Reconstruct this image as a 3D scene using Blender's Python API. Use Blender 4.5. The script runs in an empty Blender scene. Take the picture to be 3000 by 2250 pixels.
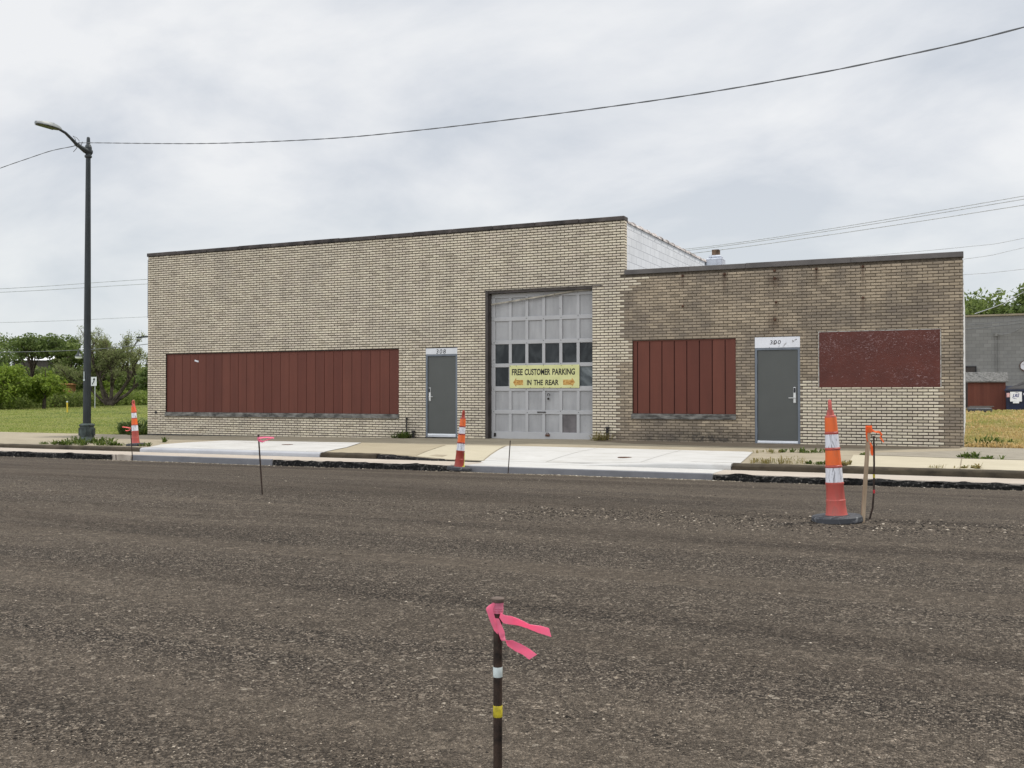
import bpy, bmesh, math, random
from mathutils import Vector, Matrix, noise as mnoise
R = math.radians
random.seed(7)
S = bpy.context.scene
COL = S.collection

# ------------------------------------------------------------------ camera
cam_d = bpy.data.cameras.new('camera'); cam = bpy.data.objects.new('camera', cam_d); COL.objects.link(cam)
cam_d.sensor_width = 36.0; cam_d.lens = 34.8; cam_d.clip_end = 2000.0; cam_d.clip_start = 0.05
cam.location = (0.0, -23.36, 1.12)
cam.rotation_euler = (R(90.0) + math.atan(33/2900.0), 0.0, R(24.8))
S.camera = cam
# ------------------------------------------------------------------ sky and sun
SUN = Vector((0.40, 0.415, 1.0)).normalized()
EL = math.asin(SUN.z); AZ = math.atan2(SUN.x, SUN.y)
W = bpy.data.worlds.new('World'); S.world = W; W.use_nodes = True
nt = W.node_tree; nt.nodes.clear()
def wn(t, **k):
    n = nt.nodes.new(t)
    for a, v in k.items(): setattr(n, a, v)
    return n
def wl(a, b): nt.links.new(a, b)
sky = wn('ShaderNodeTexSky', sky_type='NISHITA', sun_disc=False)
sky.sun_elevation = EL; sky.sun_rotation = AZ; sky.altitude = 200; sky.dust_density = 2.0
bg1 = wn('ShaderNodeBackground'); bg1.inputs[1].default_value = 0.10; wl(sky.outputs[0], bg1.inputs[0])
tc = wn('ShaderNodeTexCoord'); sep = wn('ShaderNodeSeparateXYZ'); wl(tc.outputs['Generated'], sep.inputs[0])
def wm(op, a, b=None, clamp=False):
    n = wn('ShaderNodeMath', operation=op, use_clamp=clamp)
    for i, v in enumerate((a, b)):
        if v is None: continue
        if isinstance(v, (int, float)): n.inputs[i].default_value = v
        else: wl(v, n.inputs[i])
    return n.outputs[0]
zz = wm('ADD', wm('MAXIMUM', sep.outputs[2], 0.0), 0.38)
cmb = wn('ShaderNodeCombineXYZ'); wl(wm('DIVIDE', sep.outputs[0], zz), cmb.inputs[0]); wl(wm('DIVIDE', sep.outputs[1], zz), cmb.inputs[1])
mp = wn('ShaderNodeMapping'); wl(cmb.outputs[0], mp.inputs[0]); mp.inputs['Rotation'].default_value = (0, 0, R(25)); mp.inputs['Scale'].default_value = (1.45, 1.9, 1); mp.inputs['Location'].default_value = (3.1, 1.7, 0)
n1 = wn('ShaderNodeTexNoise'); n1.inputs['Scale'].default_value = 1.35; n1.inputs['Detail'].default_value = 9; n1.inputs['Roughness'].default_value = 0.55; n1.inputs['Distortion'].default_value = 0.25; wl(mp.outputs[0], n1.inputs[0])
n2 = wn('ShaderNodeTexNoise'); n2.inputs['Scale'].default_value = 0.42; n2.inputs['Detail'].default_value = 3; wl(mp.outputs[0], n2.inputs[0])
mixn = wm('ADD', wm('MULTIPLY', n1.outputs[0], 0.78), wm('MULTIPLY', n2.outputs[0], 0.30))
ramp = wn('ShaderNodeValToRGB'); wl(mixn, ramp.inputs[0])
e = ramp.color_ramp.elements; e[0].position = 0.44; e[0].color = (0.65, 0.69, 0.75, 1); e[1].position = 0.625; e[1].color = (0.90, 0.91, 0.925, 1)
x = e.new(0.53); x.color = (0.775, 0.80, 0.84, 1)
# paler and slightly greener veil toward the horizon
hz = wn('ShaderNodeMapRange'); wl(sep.outputs[2], hz.inputs[0]); hz.inputs[1].default_value = 0.0; hz.inputs[2].default_value = 0.22; hz.inputs[3].default_value = 0.75; hz.inputs[4].default_value = 0.0
mx = wn('ShaderNodeMix', data_type='RGBA'); wl(hz.outputs[0], mx.inputs[0]); wl(ramp.outputs[0], mx.inputs[6]); mx.inputs[7].default_value = (0.745, 0.80, 0.815, 1)
# the cloud sheet is brighter high up, where it is thin and near the sun
up = wn('ShaderNodeMapRange'); wl(sep.outputs[2], up.inputs[0]); up.inputs[1].default_value = 0.42; up.inputs[2].default_value = 0.85; up.inputs[3].default_value = 1.0; up.inputs[4].default_value = 1.15
# unseen sky behind the camera, brightened as added fill for the shaded facade
vd = wn('ShaderNodeVectorMath', operation='DOT_PRODUCT'); wl(tc.outputs['Generated'], vd.inputs[0]); vd.inputs[1].default_value = (-0.35, -0.92, 0.18)
fb = wn('ShaderNodeMapRange', interpolation_type='SMOOTHSTEP'); wl(vd.outputs['Value'], fb.inputs[0]); fb.inputs[1].default_value = 0.0; fb.inputs[2].default_value = 0.75; fb.inputs[3].default_value = 1.0; fb.inputs[4].default_value = 2.2
bg2 = wn('ShaderNodeBackground'); wl(mx.outputs[2], bg2.inputs[0]); wl(wm('MULTIPLY', up.outputs[0], fb.outputs[0]), bg2.inputs[1])
ms = wn('ShaderNodeMixShader'); ms.inputs[0].default_value = 0.94; wl(bg1.outputs[0], ms.inputs[1]); wl(bg2.outputs[0], ms.inputs[2])
wo = wn('ShaderNodeOutputWorld'); wl(ms.outputs[0], wo.inputs[0])
sd = bpy.data.lights.new('sun', 'SUN'); sd.energy = 3.2; sd.angle = R(1.2); sd.color = (1.0, 0.955, 0.88)
so = bpy.data.objects.new('sun', sd); COL.objects.link(so); so.rotation_euler = SUN.to_track_quat('Z', 'Y').to_euler(); so.location = (10, 10, 30)
S.view_settings.view_transform = 'Standard'; S.view_settings.look = 'None'; S.view_settings.exposure = 0.0; S.view_settings.gamma = 1.0

# ------------------------------------------------------------------ material helper
class NT:
    def __init__(s, name, rough=0.8, spec=0.3, metal=0.0):
        s.m = bpy.data.materials.new(name); s.m.use_nodes = True; s.t = s.m.node_tree
        s.b = s.t.nodes['Principled BSDF']; s.b.inputs['Roughness'].default_value = rough
        s.b.inputs['Specular IOR Level'].default_value = spec; s.b.inputs['Metallic'].default_value = metal
        s.co = s.n('ShaderNodeTexCoord').outputs['Object']
    def n(s, t, **k):
        q = s.t.nodes.new(t)
        for a, v in k.items(): setattr(q, a, v)
        return q
    def l(s, a, sock):
        if isinstance(a, (int, float)): sock.default_value = a
        elif isinstance(a, tuple): sock.default_value = a if len(a) == len(sock.default_value) else (*a, 1)
        else: s.t.links.new(a, sock)
    def map(s, sc=(1, 1, 1), rot=(0, 0, 0), loc=(0, 0, 0), v=None):
        q = s.n('ShaderNodeMapping'); s.l(v or s.co, q.inputs[0]); q.inputs['Scale'].default_value = sc; q.inputs['Rotation'].default_value = rot; q.inputs['Location'].default_value = loc
        return q.outputs[0]
    def noise(s, sc, det=4, ro=0.55, v=None, dist=0.0):
        q = s.n('ShaderNodeTexNoise'); s.l(v or s.co, q.inputs[0]); q.inputs['Scale'].default_value = sc; q.inputs['Detail'].default_value = det; q.inputs['Roughness'].default_value = ro; q.inputs['Distortion'].default_value = dist
        return q.outputs[0]
    def voro(s, sc, out='Color', v=None, feat='F1'):
        q = s.n('ShaderNodeTexVoronoi', feature=feat); s.l(v or s.co, q.inputs[0]); q.inputs['Scale'].default_value = sc
        return q.outputs[out]
    def ramp(s, f, *st):
        q = s.n('ShaderNodeValToRGB'); s.l(f, q.inputs[0]); e = q.color_ramp.elements
        while len(e) < len(st): e.new(0.5)
        for el, (p, c) in zip(e, st):
            el.position = p; el.color = (c, c, c, 1) if isinstance(c, (int, float)) else (*c, 1)
        return q.outputs[0]
    def mix(s, f, a, b, mode='MIX'):
        q = s.n('ShaderNodeMix', data_type='RGBA', blend_type=mode); s.l(f, q.inputs[0]); s.l(a, q.inputs[6]); s.l(b, q.inputs[7])
        return q.outputs[2]
    def math(s, op, a, b=0.0, clamp=False):
        q = s.n('ShaderNodeMath', operation=op, use_clamp=clamp); s.l(a, q.inputs[0]); s.l(b, q.inputs[1]); return q.outputs[0]
    def rand(s): return s.n('ShaderNodeNewGeometry').outputs['Random Per Island']
    def xyz(s):
        q = s.n('ShaderNodeSeparateXYZ'); s.l(s.co, q.inputs[0]); return q.outputs
    def bump(s, h, st=0.5, d=0.01):
        q = s.n('ShaderNodeBump'); q.inputs['Strength'].default_value = st; q.inputs['Distance'].default_value = d; s.l(h, q.inputs['Height']); s.l(q.outputs[0], s.b.inputs['Normal'])
    def col(s, c): s.l(c, s.b.inputs['Base Color']); return s
    def rough(s, c): s.l(c, s.b.inputs['Roughness'])

def plain(name, c, rough=0.7, spec=0.3, metal=0.0, var=0.12, sc=6.0, bump=0.0):
    t = NT(name, rough, spec, metal); f = t.noise(sc, 5)
    lo = tuple(max(0, v*(1-var*2)) for v in c); hi = tuple(min(1, v*(1+var*2)) for v in c)
    t.col(t.ramp(f, (0.3, lo), (0.7, hi)))
    if bump: t.bump(t.noise(sc*8, 3), bump, 0.004)
    return t.m

def mk_brick(name, a, b, c, stain, sa, marks=()):
    t = NT(name, 0.75, 0.25); r = t.rand()
    base = t.ramp(r, (0.0, a), (0.45, b), (0.8, c), (1.0, tuple(v*0.78 for v in a)))
    f = t.ramp(t.noise(0.9, 5, 0.6), (0.42, 0.0), (0.66, 1.0)); base = t.mix(t.math('MULTIPLY', f, sa), base, stain)
    sv = t.ramp(t.noise(2.6, 5, 0.6, t.map((1, 1, 0.10))), (0.40, 0.80), (0.62, 1.0)); base = t.mix(0.45, base, sv, 'MULTIPLY')
    f2 = t.noise(30, 3); base = t.mix(0.35, base, t.ramp(f2, (0.3, 0.55), (0.7, 1.0)), 'MULTIPLY')
    if marks:
        o = t.xyz(); nb = t.ramp(t.noise(7, 5, 0.7), (0.35, 0.25), (0.65, 1.0))
        for mx_, mz, wx, up_, dn, cc, am in marks:   # rust runs below bolts, damp soot patches
            gx = t.math('SUBTRACT', 1.0, t.math('MULTIPLY', t.math('ABSOLUTE', t.math('SUBTRACT', o[0], mx_)), 1/wx), True)
            dz = t.math('SUBTRACT', o[2], mz); ga = t.math('SUBTRACT', 1.0, t.math('MULTIPLY', t.math('MAXIMUM', dz, 0.0), 1/up_), True); gb = t.math('ADD', 1.0, t.math('MULTIPLY', t.math('MINIMUM', dz, 0.0), 1/dn), True)
            base = t.mix(t.math('MULTIPLY', t.math('MULTIPLY', t.math('MULTIPLY', gx, t.math('MULTIPLY', ga, gb)), nb), am, True), base, cc)
    t.col(base); t.bump(t.noise(120, 2), 0.25, 0.003); return t.m
RUST = (0.06, 0.032, 0.02); SOOT = (0.045, 0.04, 0.036)
def mk(x, z, w=0.09, u=0.10, d=0.5): return (x+3.9, z, w, u, d, RUST, 1.25)
TAN_MARKS = [mk(-6.264, 4.0, 0.06, 0.05, 0.4), mk(-5.25, 3.99), mk(-4.084, 3.83, 0.2, 0.12, 0.35), mk(-4.06, 3.276, 0.06, 0.05, 0.3), mk(-4.084, 2.867, 0.22, 0.2, 0.35), mk(-3.15, 4.0, 0.09, 0.05, 0.5), mk(-2.15, 4.0, 0.06, 0.05, 0.6), mk(-2.15, 3.3, 0.06, 0.05, 0.5),
    (-5.7+3.9, 0.12, 1.7, 0.30, 0.5, SOOT, 1.3), (-7.0+3.9, 0.05, 0.9, 0.22, 0.5, SOOT, 0.9)]
MAT = {}
MAT['brick_cream'] = mk_brick('cream_brick', (0.63, 0.55, 0.42), (0.72, 0.645, 0.50), (0.655, 0.57, 0.455), (0.45, 0.40, 0.335), 0.45)
MAT['brick_tan'] = mk_brick('weathered_tan_brick', (0.36, 0.292, 0.21), (0.45, 0.368, 0.268), (0.285, 0.232, 0.172), (0.15, 0.127, 0.108), 0.7, TAN_MARKS)
MAT['mortar_dark'] = plain('dark_mortar', (0.042, 0.036, 0.031), 0.95, 0.1, var=0.2, sc=20)
MAT['mortar_tan'] = plain('tan_mortar', (0.085, 0.071, 0.055), 0.95, 0.1, var=0.2, sc=20)
def block(name, c, mort, axes, var=0.12, stain=(0.3, 0.3, 0.3), sa=0.3):
    t = NT(name, 0.8, 0.2); o = t.xyz(); q = t.n('ShaderNodeCombineXYZ'); t.l(o[axes[0]], q.inputs[0]); t.l(o[axes[1]], q.inputs[1])
    b = t.n('ShaderNodeTexBrick', offset=0.5); t.l(q.outputs[0], b.inputs['Vector']); b.inputs['Scale'].default_value = 1.0
    b.inputs['Brick Width'].default_value = 0.4064; b.inputs['Row Height'].default_value = 0.2032; b.inputs['Mortar Size'].default_value = 0.008; b.inputs['Mortar Smooth'].default_value = 0.3; b.inputs['Bias'].default_value = 0.0
    b.inputs['Color1'].default_value = (*[v*(1-var) for v in c], 1); b.inputs['Color2'].default_value = (*[min(1, v*(1+var)) for v in c], 1); b.inputs['Mortar'].default_value = (*mort, 1)
    f = t.math('MULTIPLY', t.ramp(t.noise(0.8, 6, 0.65), (0.45, 0.0), (0.68, 1.0)), sa)
    t.col(t.mix(f, b.outputs[0], stain)); t.bump(b.outputs[1], -0.4, 0.006); return t.m
MAT['white_block'] = block('white_painted_block', (0.70, 0.715, 0.74), (0.36, 0.37, 0.40), (1, 2), 0.05, (0.52, 0.53, 0.55), 0.45)
MAT['white_block_front'] = block('white_painted_chimney_block', (0.62, 0.66, 0.72), (0.22, 0.23, 0.26), (0, 2), 0.12, (0.34, 0.35, 0.40), 0.7)
MAT['gray_block'] = block('gray_concrete_block', (0.20, 0.20, 0.193), (0.12, 0.12, 0.117), (0, 2), 0.10, (0.14, 0.14, 0.14), 0.6)
MAT['coping_dark'] = plain('dark_brown_coping', (0.055, 0.046, 0.042), 0.7, 0.3, var=0.35, sc=3)
MAT['coping_metal'] = plain('brown_metal_flashing', (0.088, 0.079, 0.075), 0.55, 0.4, var=0.15, sc=2)
MAT['clay'] = plain('clay_coping_tile', (0.42, 0.38, 0.36), 0.7, 0.3, var=0.3, sc=5)
MAT['flue'] = plain('rusty_flue', (0.12, 0.078, 0.052), 0.8, 0.2, var=0.4, sc=8)
MAT['roof'] = plain('tar_roof', (0.12, 0.12, 0.12), 0.9, 0.2)
def redboard():
    t = NT('dark_red_painted_board', 0.62, 0.3); r = t.rand()
    c = t.ramp(r, (0.0, (0.106, 0.029, 0.018)), (0.5, (0.120, 0.034, 0.021)), (1.0, (0.132, 0.040, 0.025)))
    c = t.mix(0.6, c, t.ramp(t.noise(3.0, 5, 0.65, t.map((1.6, 1, 0.16))), (0.36, 0.78), (0.62, 1.0)), 'MULTIPLY'); t.col(t.mix(0.3, c, t.ramp(t.noise(1.5, 4), (0.3, 0.7), (0.7, 1.0)), 'MULTIPLY')); t.bump(t.noise(60, 3, v=t.map((1, 1, 0.05))), 0.15, 0.003); return t.m
MAT['red'] = redboard()
MAT['red_gap'] = plain('dark_red_groove', (0.032, 0.011, 0.010), 0.8, 0.15)
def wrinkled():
    # dark red paint over a wrinkled sheet: pale flecks paint its glints into the colour
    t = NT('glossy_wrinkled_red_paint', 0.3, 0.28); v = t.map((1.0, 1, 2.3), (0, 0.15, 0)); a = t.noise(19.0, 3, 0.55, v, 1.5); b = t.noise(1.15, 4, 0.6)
    m_ = t.math('ADD', a, t.math('MULTIPLY', t.math('SUBTRACT', b, 0.5), 0.34)); glint = t.ramp(m_, (0.628, 0.0), (0.675, 1.0))
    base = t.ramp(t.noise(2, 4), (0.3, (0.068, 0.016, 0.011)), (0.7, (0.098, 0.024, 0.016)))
    t.col(t.mix(t.math('MULTIPLY', glint, 0.85), base, (0.25, 0.165, 0.165))); t.bump(a, 0.5, 0.012); return t.m
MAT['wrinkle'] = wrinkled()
def stone_sill():
    t = NT('weathered_stone_sill', 0.85, 0.2); f = t.noise(3.5, 6, 0.65, t.map((1, 1, 3)))
    t.col(t.ramp(f, (0.38, (0.055, 0.052, 0.048)), (0.52, (0.15, 0.145, 0.133)), (0.70, (0.25, 0.24, 0.222)))); return t.m
MAT['sill'] = stone_sill()
MAT['door'] = plain('dark_gray_door_paint', (0.072, 0.076, 0.072), 0.45, 0.35, var=0.03, sc=2)
MAT['frame'] = plain('blue_gray_steel_frame', (0.125, 0.143, 0.17), 0.45, 0.4, var=0.08, sc=3)
MAT['alu'] = plain('brushed_aluminium', (0.72, 0.74, 0.78), 0.35, 0.5, 0.6, var=0.04)
MAT['silver'] = plain('satin_silver_lock', (0.55, 0.55, 0.54), 0.35, 0.5, 0.5, var=0.05)
MAT['keypad'] = plain('black_keypad', (0.012, 0.013, 0.02), 0.25, 0.5)
MAT['black_paint'] = plain('black_lettering', (0.014, 0.013, 0.013), 0.6, 0.25)
def peel(name, c, under, lo, hi, sc=4):
    t = NT(name, 0.65, 0.3); f = t.ramp(t.noise(sc, 7, 0.68, dist=0.8), (lo, 1.0), (hi, 0.0)); base = t.ramp(t.noise(2, 4), (0.3, tuple(v*0.9 for v in c)), (0.7, c))
    t.col(t.mix(f, base, under)); t.bump(f, -0.3, 0.003); return t.m
MAT['transom'] = peel('clean_white_transom', (0.60, 0.61, 0.63), (0.40, 0.40, 0.40), 0.28, 0.36)
MAT['transom_peel'] = peel('peeling_white_transom', (0.68, 0.69, 0.73), (0.20, 0.19, 0.19), 0.385, 0.415, 5)
MAT['caulk'] = peel('white_caulk_edge', (0.42, 0.41, 0.38), (0.24, 0.21, 0.18), 0.44, 0.52, 9)
def garage_paint():
    t = NT('weathered_gray_garage_paint', 0.6, 0.3); f = t.noise(1.3, 6, 0.6)
    c = t.ramp(f, (0.3, (0.29, 0.29, 0.296)), (0.7, (0.36, 0.358, 0.362)))
    c = t.mix(0.8, c, t.ramp(t.noise(2.6, 5, 0.65, t.map((1.8, 1, 0.25))), (0.36, 0.80), (0.60, 1.0)), 'MULTIPLY')
    g = t.ramp(t.noise(5, 8, 0.72, t.map((1, 1, 2.2)), 1.2), (0.335, 1.0), (0.375, 0.0)); t.col(t.mix(t.math('MULTIPLY', g, 0.55), c, (0.20, 0.19, 0.19))); t.bump(t.noise(16, 5, 0.6), 0.25, 0.01); return t.m
MAT['garage'] = garage_paint()
MAT['rail'] = peel('garage_rail_paint', (0.385, 0.383, 0.388), (0.16, 0.15, 0.145), 0.30, 0.36, 5)
MAT['patch'] = plain('bare_brown_gray_panel', (0.125, 0.115, 0.118), 0.7, 0.2, var=0.15, sc=4)
def glass(name, c, hazy):
    t = NT(name, 0.08, 0.22); f = t.ramp(t.noise(2.2, 5, 0.6, t.map((1, 1, 0.7)), 1.2), (0.42, 0.0), (0.75, 1.0)); t.col(t.mix(t.math('MULTIPLY', f, hazy), c, (0.30, 0.33, 0.34))); t.rough(t.math('MULTIPLY', f, 0.4)); return t.m
MAT['glass'] = glass('dusty_dark_window_glass', (0.006, 0.008, 0.010), 0.16)
MAT['glass_hazy'] = glass('fogged_window_glass', (0.05, 0.06, 0.066), 0.75)
MAT['jamb'] = plain('dark_brown_steel_jamb', (0.048, 0.040, 0.036), 0.6, 0.35, var=0.2, sc=4)
MAT['bar'] = plain('bent_pale_metal_strip', (0.30, 0.27, 0.22), 0.5, 0.4, 0.2, var=0.2)
MAT['iron'] = plain('dark_iron', (0.03, 0.028, 0.027), 0.6, 0.35, 0.3, var=0.2)
MAT['rust'] = plain('rusted_steel', (0.085, 0.045, 0.030), 0.85, 0.2, var=0.35, sc=25)
MAT['darkstep'] = plain('dark_concrete_step', (0.06, 0.057, 0.053), 0.9, 0.15, var=0.25)
def sign_face():
    t = NT('faded_yellow_green_sign_paint', 0.5, 0.35); t.col(t.ramp(t.noise(3, 5, 0.6), (0.3, (0.50, 0.50, 0.23)), (0.7, (0.60, 0.59, 0.30)))); return t.m
MAT['sign'] = sign_face()
def arrow_mat():
    t = NT('faded_orange_arrow_paint', 0.6, 0.3); t.col(t.ramp(t.noise(14, 5, 0.7, t.map((1, 1, 2))), (0.34, (0.23, 0.085, 0.02)), (0.5, (0.45, 0.25, 0.06)), (0.65, (0.56, 0.38, 0.14)))); return t.m
MAT['arrow'] = arrow_mat()
# --- ground
def concrete(name, lo, hi, stain, sa=0.5, sc=1.0, grit=0.3):
    t = NT(name, 0.88, 0.2); c = t.ramp(t.noise(1.1*sc, 7, 0.65), (0.3, lo), (0.7, hi))
    f = t.math('MULTIPLY', t.ramp(t.noise(2.3*sc, 8, 0.7, t.map((0.6, 1.4, 1))), (0.5, 0.0), (0.72, 1.0)), sa); c = t.mix(f, c, stain)
    g = t.noise(140, 2); c = t.mix(grit, c, t.ramp(g, (0.35, 0.55), (0.6, 1.0)), 'MULTIPLY'); t.col(c); t.bump(t.noise(60, 4), 0.25, 0.004); return t.m
MAT['walk_old'] = concrete('old_tan_sidewalk', (0.265, 0.228, 0.165), (0.335, 0.292, 0.215), (0.165, 0.138, 0.10), 0.6)
MAT['walk_tan'] = concrete('smooth_tan_slab', (0.30, 0.258, 0.182), (0.35, 0.302, 0.215), (0.24, 0.20, 0.135), 0.4)
MAT['walk_yellow'] = concrete('pale_yellow_slab', (0.40, 0.36, 0.268), (0.45, 0.405, 0.305), (0.33, 0.285, 0.2), 0.3)
MAT['walk_new'] = concrete('fresh_white_concrete', (0.425, 0.418, 0.40), (0.48, 0.473, 0.455), (0.30, 0.278, 0.245), 0.6, 1.0, 0.12)
MAT['curb_new'] = concrete('new_gray_curb_concrete', (0.34, 0.345, 0.365), (0.42, 0.425, 0.44), (0.22, 0.222, 0.238), 0.4)
MAT['face_new'] = concrete('shade_gray_gutter_face', (0.15, 0.152, 0.165), (0.215, 0.217, 0.23), (0.10, 0.10, 0.108), 0.5)  # shade of the street-facing side painted in as darker concrete
MAT['curb_old'] = concrete('old_stained_shaded_curb', (0.036, 0.029, 0.021), (0.085, 0.068, 0.045), (0.016, 0.013, 0.010), 0.9, 1.6)  # old stains, with the shade of the curb front also darkened into the colour
MAT['gutter'] = concrete('pale_pinkish_gutter', (0.365, 0.315, 0.262), (0.44, 0.39, 0.335), (0.27, 0.225, 0.185), 0.35)
MAT['gravel_strip'] = concrete('gravelly_old_concrete', (0.24, 0.215, 0.17), (0.31, 0.28, 0.225), (0.17, 0.148, 0.115), 0.6, 2.0, 0.6)
def tar():
    t = NT('black_broken_asphalt', 0.8, 0.12); t.col(t.ramp(t.noise(20, 5, 0.65), (0.42, (0.006, 0.006, 0.006)), (0.57, (0.018, 0.0175, 0.017)), (0.67, (0.12, 0.11, 0.10)))); t.bump(t.noise(40, 4), 0.8, 0.03); return t.m
MAT['tar'] = tar()
def road():
    t = NT('milled_asphalt', 0.92, 0.15)
    v1 = t.voro(125, 'Color'); s1 = t.n('ShaderNodeSeparateColor'); t.l(v1, s1.inputs[0])
    v2 = t.voro(52, 'Color'); s2 = t.n('ShaderNodeSeparateColor'); t.l(v2, s2.inputs[0])
    fine = t.ramp(s1.outputs[0], (0.0, (0.014, 0.012, 0.010)), (0.40, (0.048, 0.039, 0.031)), (0.72, (0.100, 0.081, 0.064)), (0.90, (0.20, 0.164, 0.127)), (1.0, (0.34, 0.29, 0.23)))
    big = t.ramp(s2.outputs[1], (0.930, 0.0), (0.938, 1.0)); bigc = t.ramp(s2.outputs[0], (0.0, (0.035, 0.029, 0.024)), (0.45, (0.13, 0.107, 0.084)), (0.9, (0.26, 0.22, 0.175)), (1.0, (0.42, 0.37, 0.30)))
    c = t.mix(t.math('MULTIPLY', big, 0.85), fine, bigc)
    dust = t.ramp(t.noise(1.0, 6, 0.62, t.map((0.09, 1.6, 1)), 0.5), (0.44, 0.0), (0.58, 1.0))
    pat = t.ramp(t.noise(0.55, 5, 0.6, t.map((0.30, 1, 1), (0, 0, 0), (2, 7, 0))), (0.42, 0.0), (0.62, 1.0))
    grit = t.ramp(s1.outputs[1], (0.0, 0.35), (1.0, 1.0))
    k = t.math('MULTIPLY', t.math('ADD', t.math('MULTIPLY', dust, 0.60), t.math('MULTIPLY', pat, 0.40)), grit); c = t.mix(t.math('MULTIPLY', k, 0.85, True), c, (0.165, 0.134, 0.102))
    s3 = t.n('ShaderNodeSeparateColor'); t.l(t.voro(27, 'Color'), s3.inputs[0]); s4 = t.n('ShaderNodeSeparateColor'); t.l(t.voro(11, 'Color', t.map((0.5, 1, 1))), s4.inputs[0])
    c = t.mix(1.0, c, t.ramp(s3.outputs[0], (0.0, 0.84), (0.85, 1.04), (0.95, 1.2), (1.0, 1.45)), 'MULTIPLY'); c = t.mix(1.0, c, t.ramp(s4.outputs[0], (0.0, 0.93), (1.0, 1.07)), 'MULTIPLY')
    near = t.n('ShaderNodeMapRange'); t.l(t.xyz()[1], near.inputs[0]); near.inputs[1].default_value = -14.2; near.inputs[2].default_value = -12.6; near.inputs[3].default_value = 0.0; near.inputs[4].default_value = 0.24
    c = t.mix(near.outputs[0], c, (0.105, 0.086, 0.068))   # the finer milled strip along the curb
    dark = t.ramp(t.noise(0.8, 5, 0.6, t.map((0.10, 1.0, 1), (0, 0, R(7)), (5, 3, 0)), 0.6), (0.47, 0.0), (0.62, 1.0)); c = t.mix(t.math('MULTIPLY', dark, 0.62), c, t.mix(1.0, c, (0.52, 0.50, 0.49), 'MULTIPLY'))
    t.col(c)
    h = t.math('ADD', t.math('MULTIPLY', t.voro(125, 'Distance'), -1.0), t.math('MULTIPLY', t.noise(30, 4, 0.7), 0.8)); t.bump(h, 1.0, 0.016); return t.m
MAT['road'] = road()
def stones(name, pale):
    t = NT(name, 0.9, 0.15); r = t.rand()
    if pale: t.col(t.ramp(r, (0.0, (0.06, 0.05, 0.04)), (0.4, (0.16, 0.135, 0.10)), (0.85, (0.29, 0.25, 0.195)), (1.0, (0.48, 0.44, 0.37))))
    else: t.col(t.ramp(r, (0.0, (0.012, 0.0105, 0.009)), (0.5, (0.040, 0.033, 0.027)), (0.78, (0.115, 0.095, 0.074)), (0.95, (0.24, 0.20, 0.155)), (1.0, (0.42, 0.37, 0.30))))
    return t.m
MAT['stones'] = stones('loose_asphalt_millings', False); MAT['stones_pale'] = stones('pale_gravel', True)
def grass(name, a, b, c, sc=1.0):
    t = NT(name, 0.9, 0.1); n1 = t.noise(0.35*sc, 6, 0.6, t.map((0.6, 1, 1))); n2 = t.noise(9, 4, 0.7)
    k = t.math('ADD', t.math('MULTIPLY', n1, 0.65), t.math('MULTIPLY', n2, 0.35)); t.col(t.ramp(k, (0.36, a), (0.5, b), (0.62, c))); t.bump(t.noise(25, 4, 0.7), 0.9, 0.08); return t.m
MAT['lawn'] = grass('mown_lawn', (0.068, 0.10, 0.020), (0.125, 0.155, 0.038), (0.20, 0.205, 0.072))
MAT['dry'] = grass('dry_lot', (0.12, 0.12, 0.032), (0.28, 0.205, 0.085), (0.38, 0.285, 0.13), 1.8)
MAT['ground'] = plain('bare_ground', (0.14, 0.13, 0.08), 0.95, 0.1, var=0.3, sc=0.3)
def leaf(name, cols, trans=0.45, patch=None):
    t = NT(name, 0.6, 0.25); r = t.rand(); c = t.ramp(r, *[(i/(len(cols)-1), k) for i, k in enumerate(cols)])
    if patch: c = t.mix(t.ramp(t.noise(0.55, 4), (0.42, 0.0), (0.6, 1.0)), c, patch)
    d = t.n('ShaderNodeBsdfTranslucent'); t.l(c, d.inputs[0]); t.col(c); m = t.n('ShaderNodeMixShader'); m.inputs[0].default_value = trans
    o = t.t.nodes['Material Output']; t.t.links.new(t.b.outputs[0], m.inputs[1]); t.t.links.new(d.outputs[0], m.inputs[2]); t.t.links.new(m.outputs[0], o.inputs[0]); return t.m
MAT['leaf_dark'] = leaf('dark_green_leaves', [(0.065, 0.098, 0.027), (0.118, 0.168, 0.046), (0.18, 0.23, 0.072)])
MAT['leaf_mid'] = leaf('mid_green_leaves', [(0.08, 0.115, 0.03), (0.14, 0.19, 0.05), (0.21, 0.26, 0.08)])
MAT['leaf_bright'] = leaf('bright_green_leaves', [(0.10, 0.155, 0.020), (0.17, 0.24, 0.03), (0.25, 0.32, 0.055)])
MAT['leaf_olive'] = leaf('young_olive_leaves', [(0.14, 0.165, 0.06), (0.22, 0.25, 0.10), (0.31, 0.33, 0.15)])
MAT['leaf_hedge'] = leaf('undergrowth_leaves', [(0.09, 0.14, 0.025), (0.18, 0.25, 0.045), (0.28, 0.34, 0.08)], 0.5, (0.20, 0.235, 0.075))
MAT['leaf_weed'] = leaf('weed_leaves', [(0.045, 0.08, 0.014), (0.085, 0.125, 0.022), (0.14, 0.17, 0.04)])
MAT['leaf_dry'] = leaf('dry_grass_blades', [(0.20, 0.16, 0.06), (0.34, 0.27, 0.12), (0.12, 0.15, 0.04)])
MAT['blade_lot'] = leaf('lot_grass_blades', [(0.60, 0.44, 0.20), (0.48, 0.35, 0.15), (0.68, 0.53, 0.28)], 0.45, (0.34, 0.34, 0.11))
MAT['blade_lawn'] = leaf('lawn_blades', [(0.19, 0.25, 0.05), (0.27, 0.32, 0.075), (0.40, 0.41, 0.14)], 0.5, (0.37, 0.38, 0.13))
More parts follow.
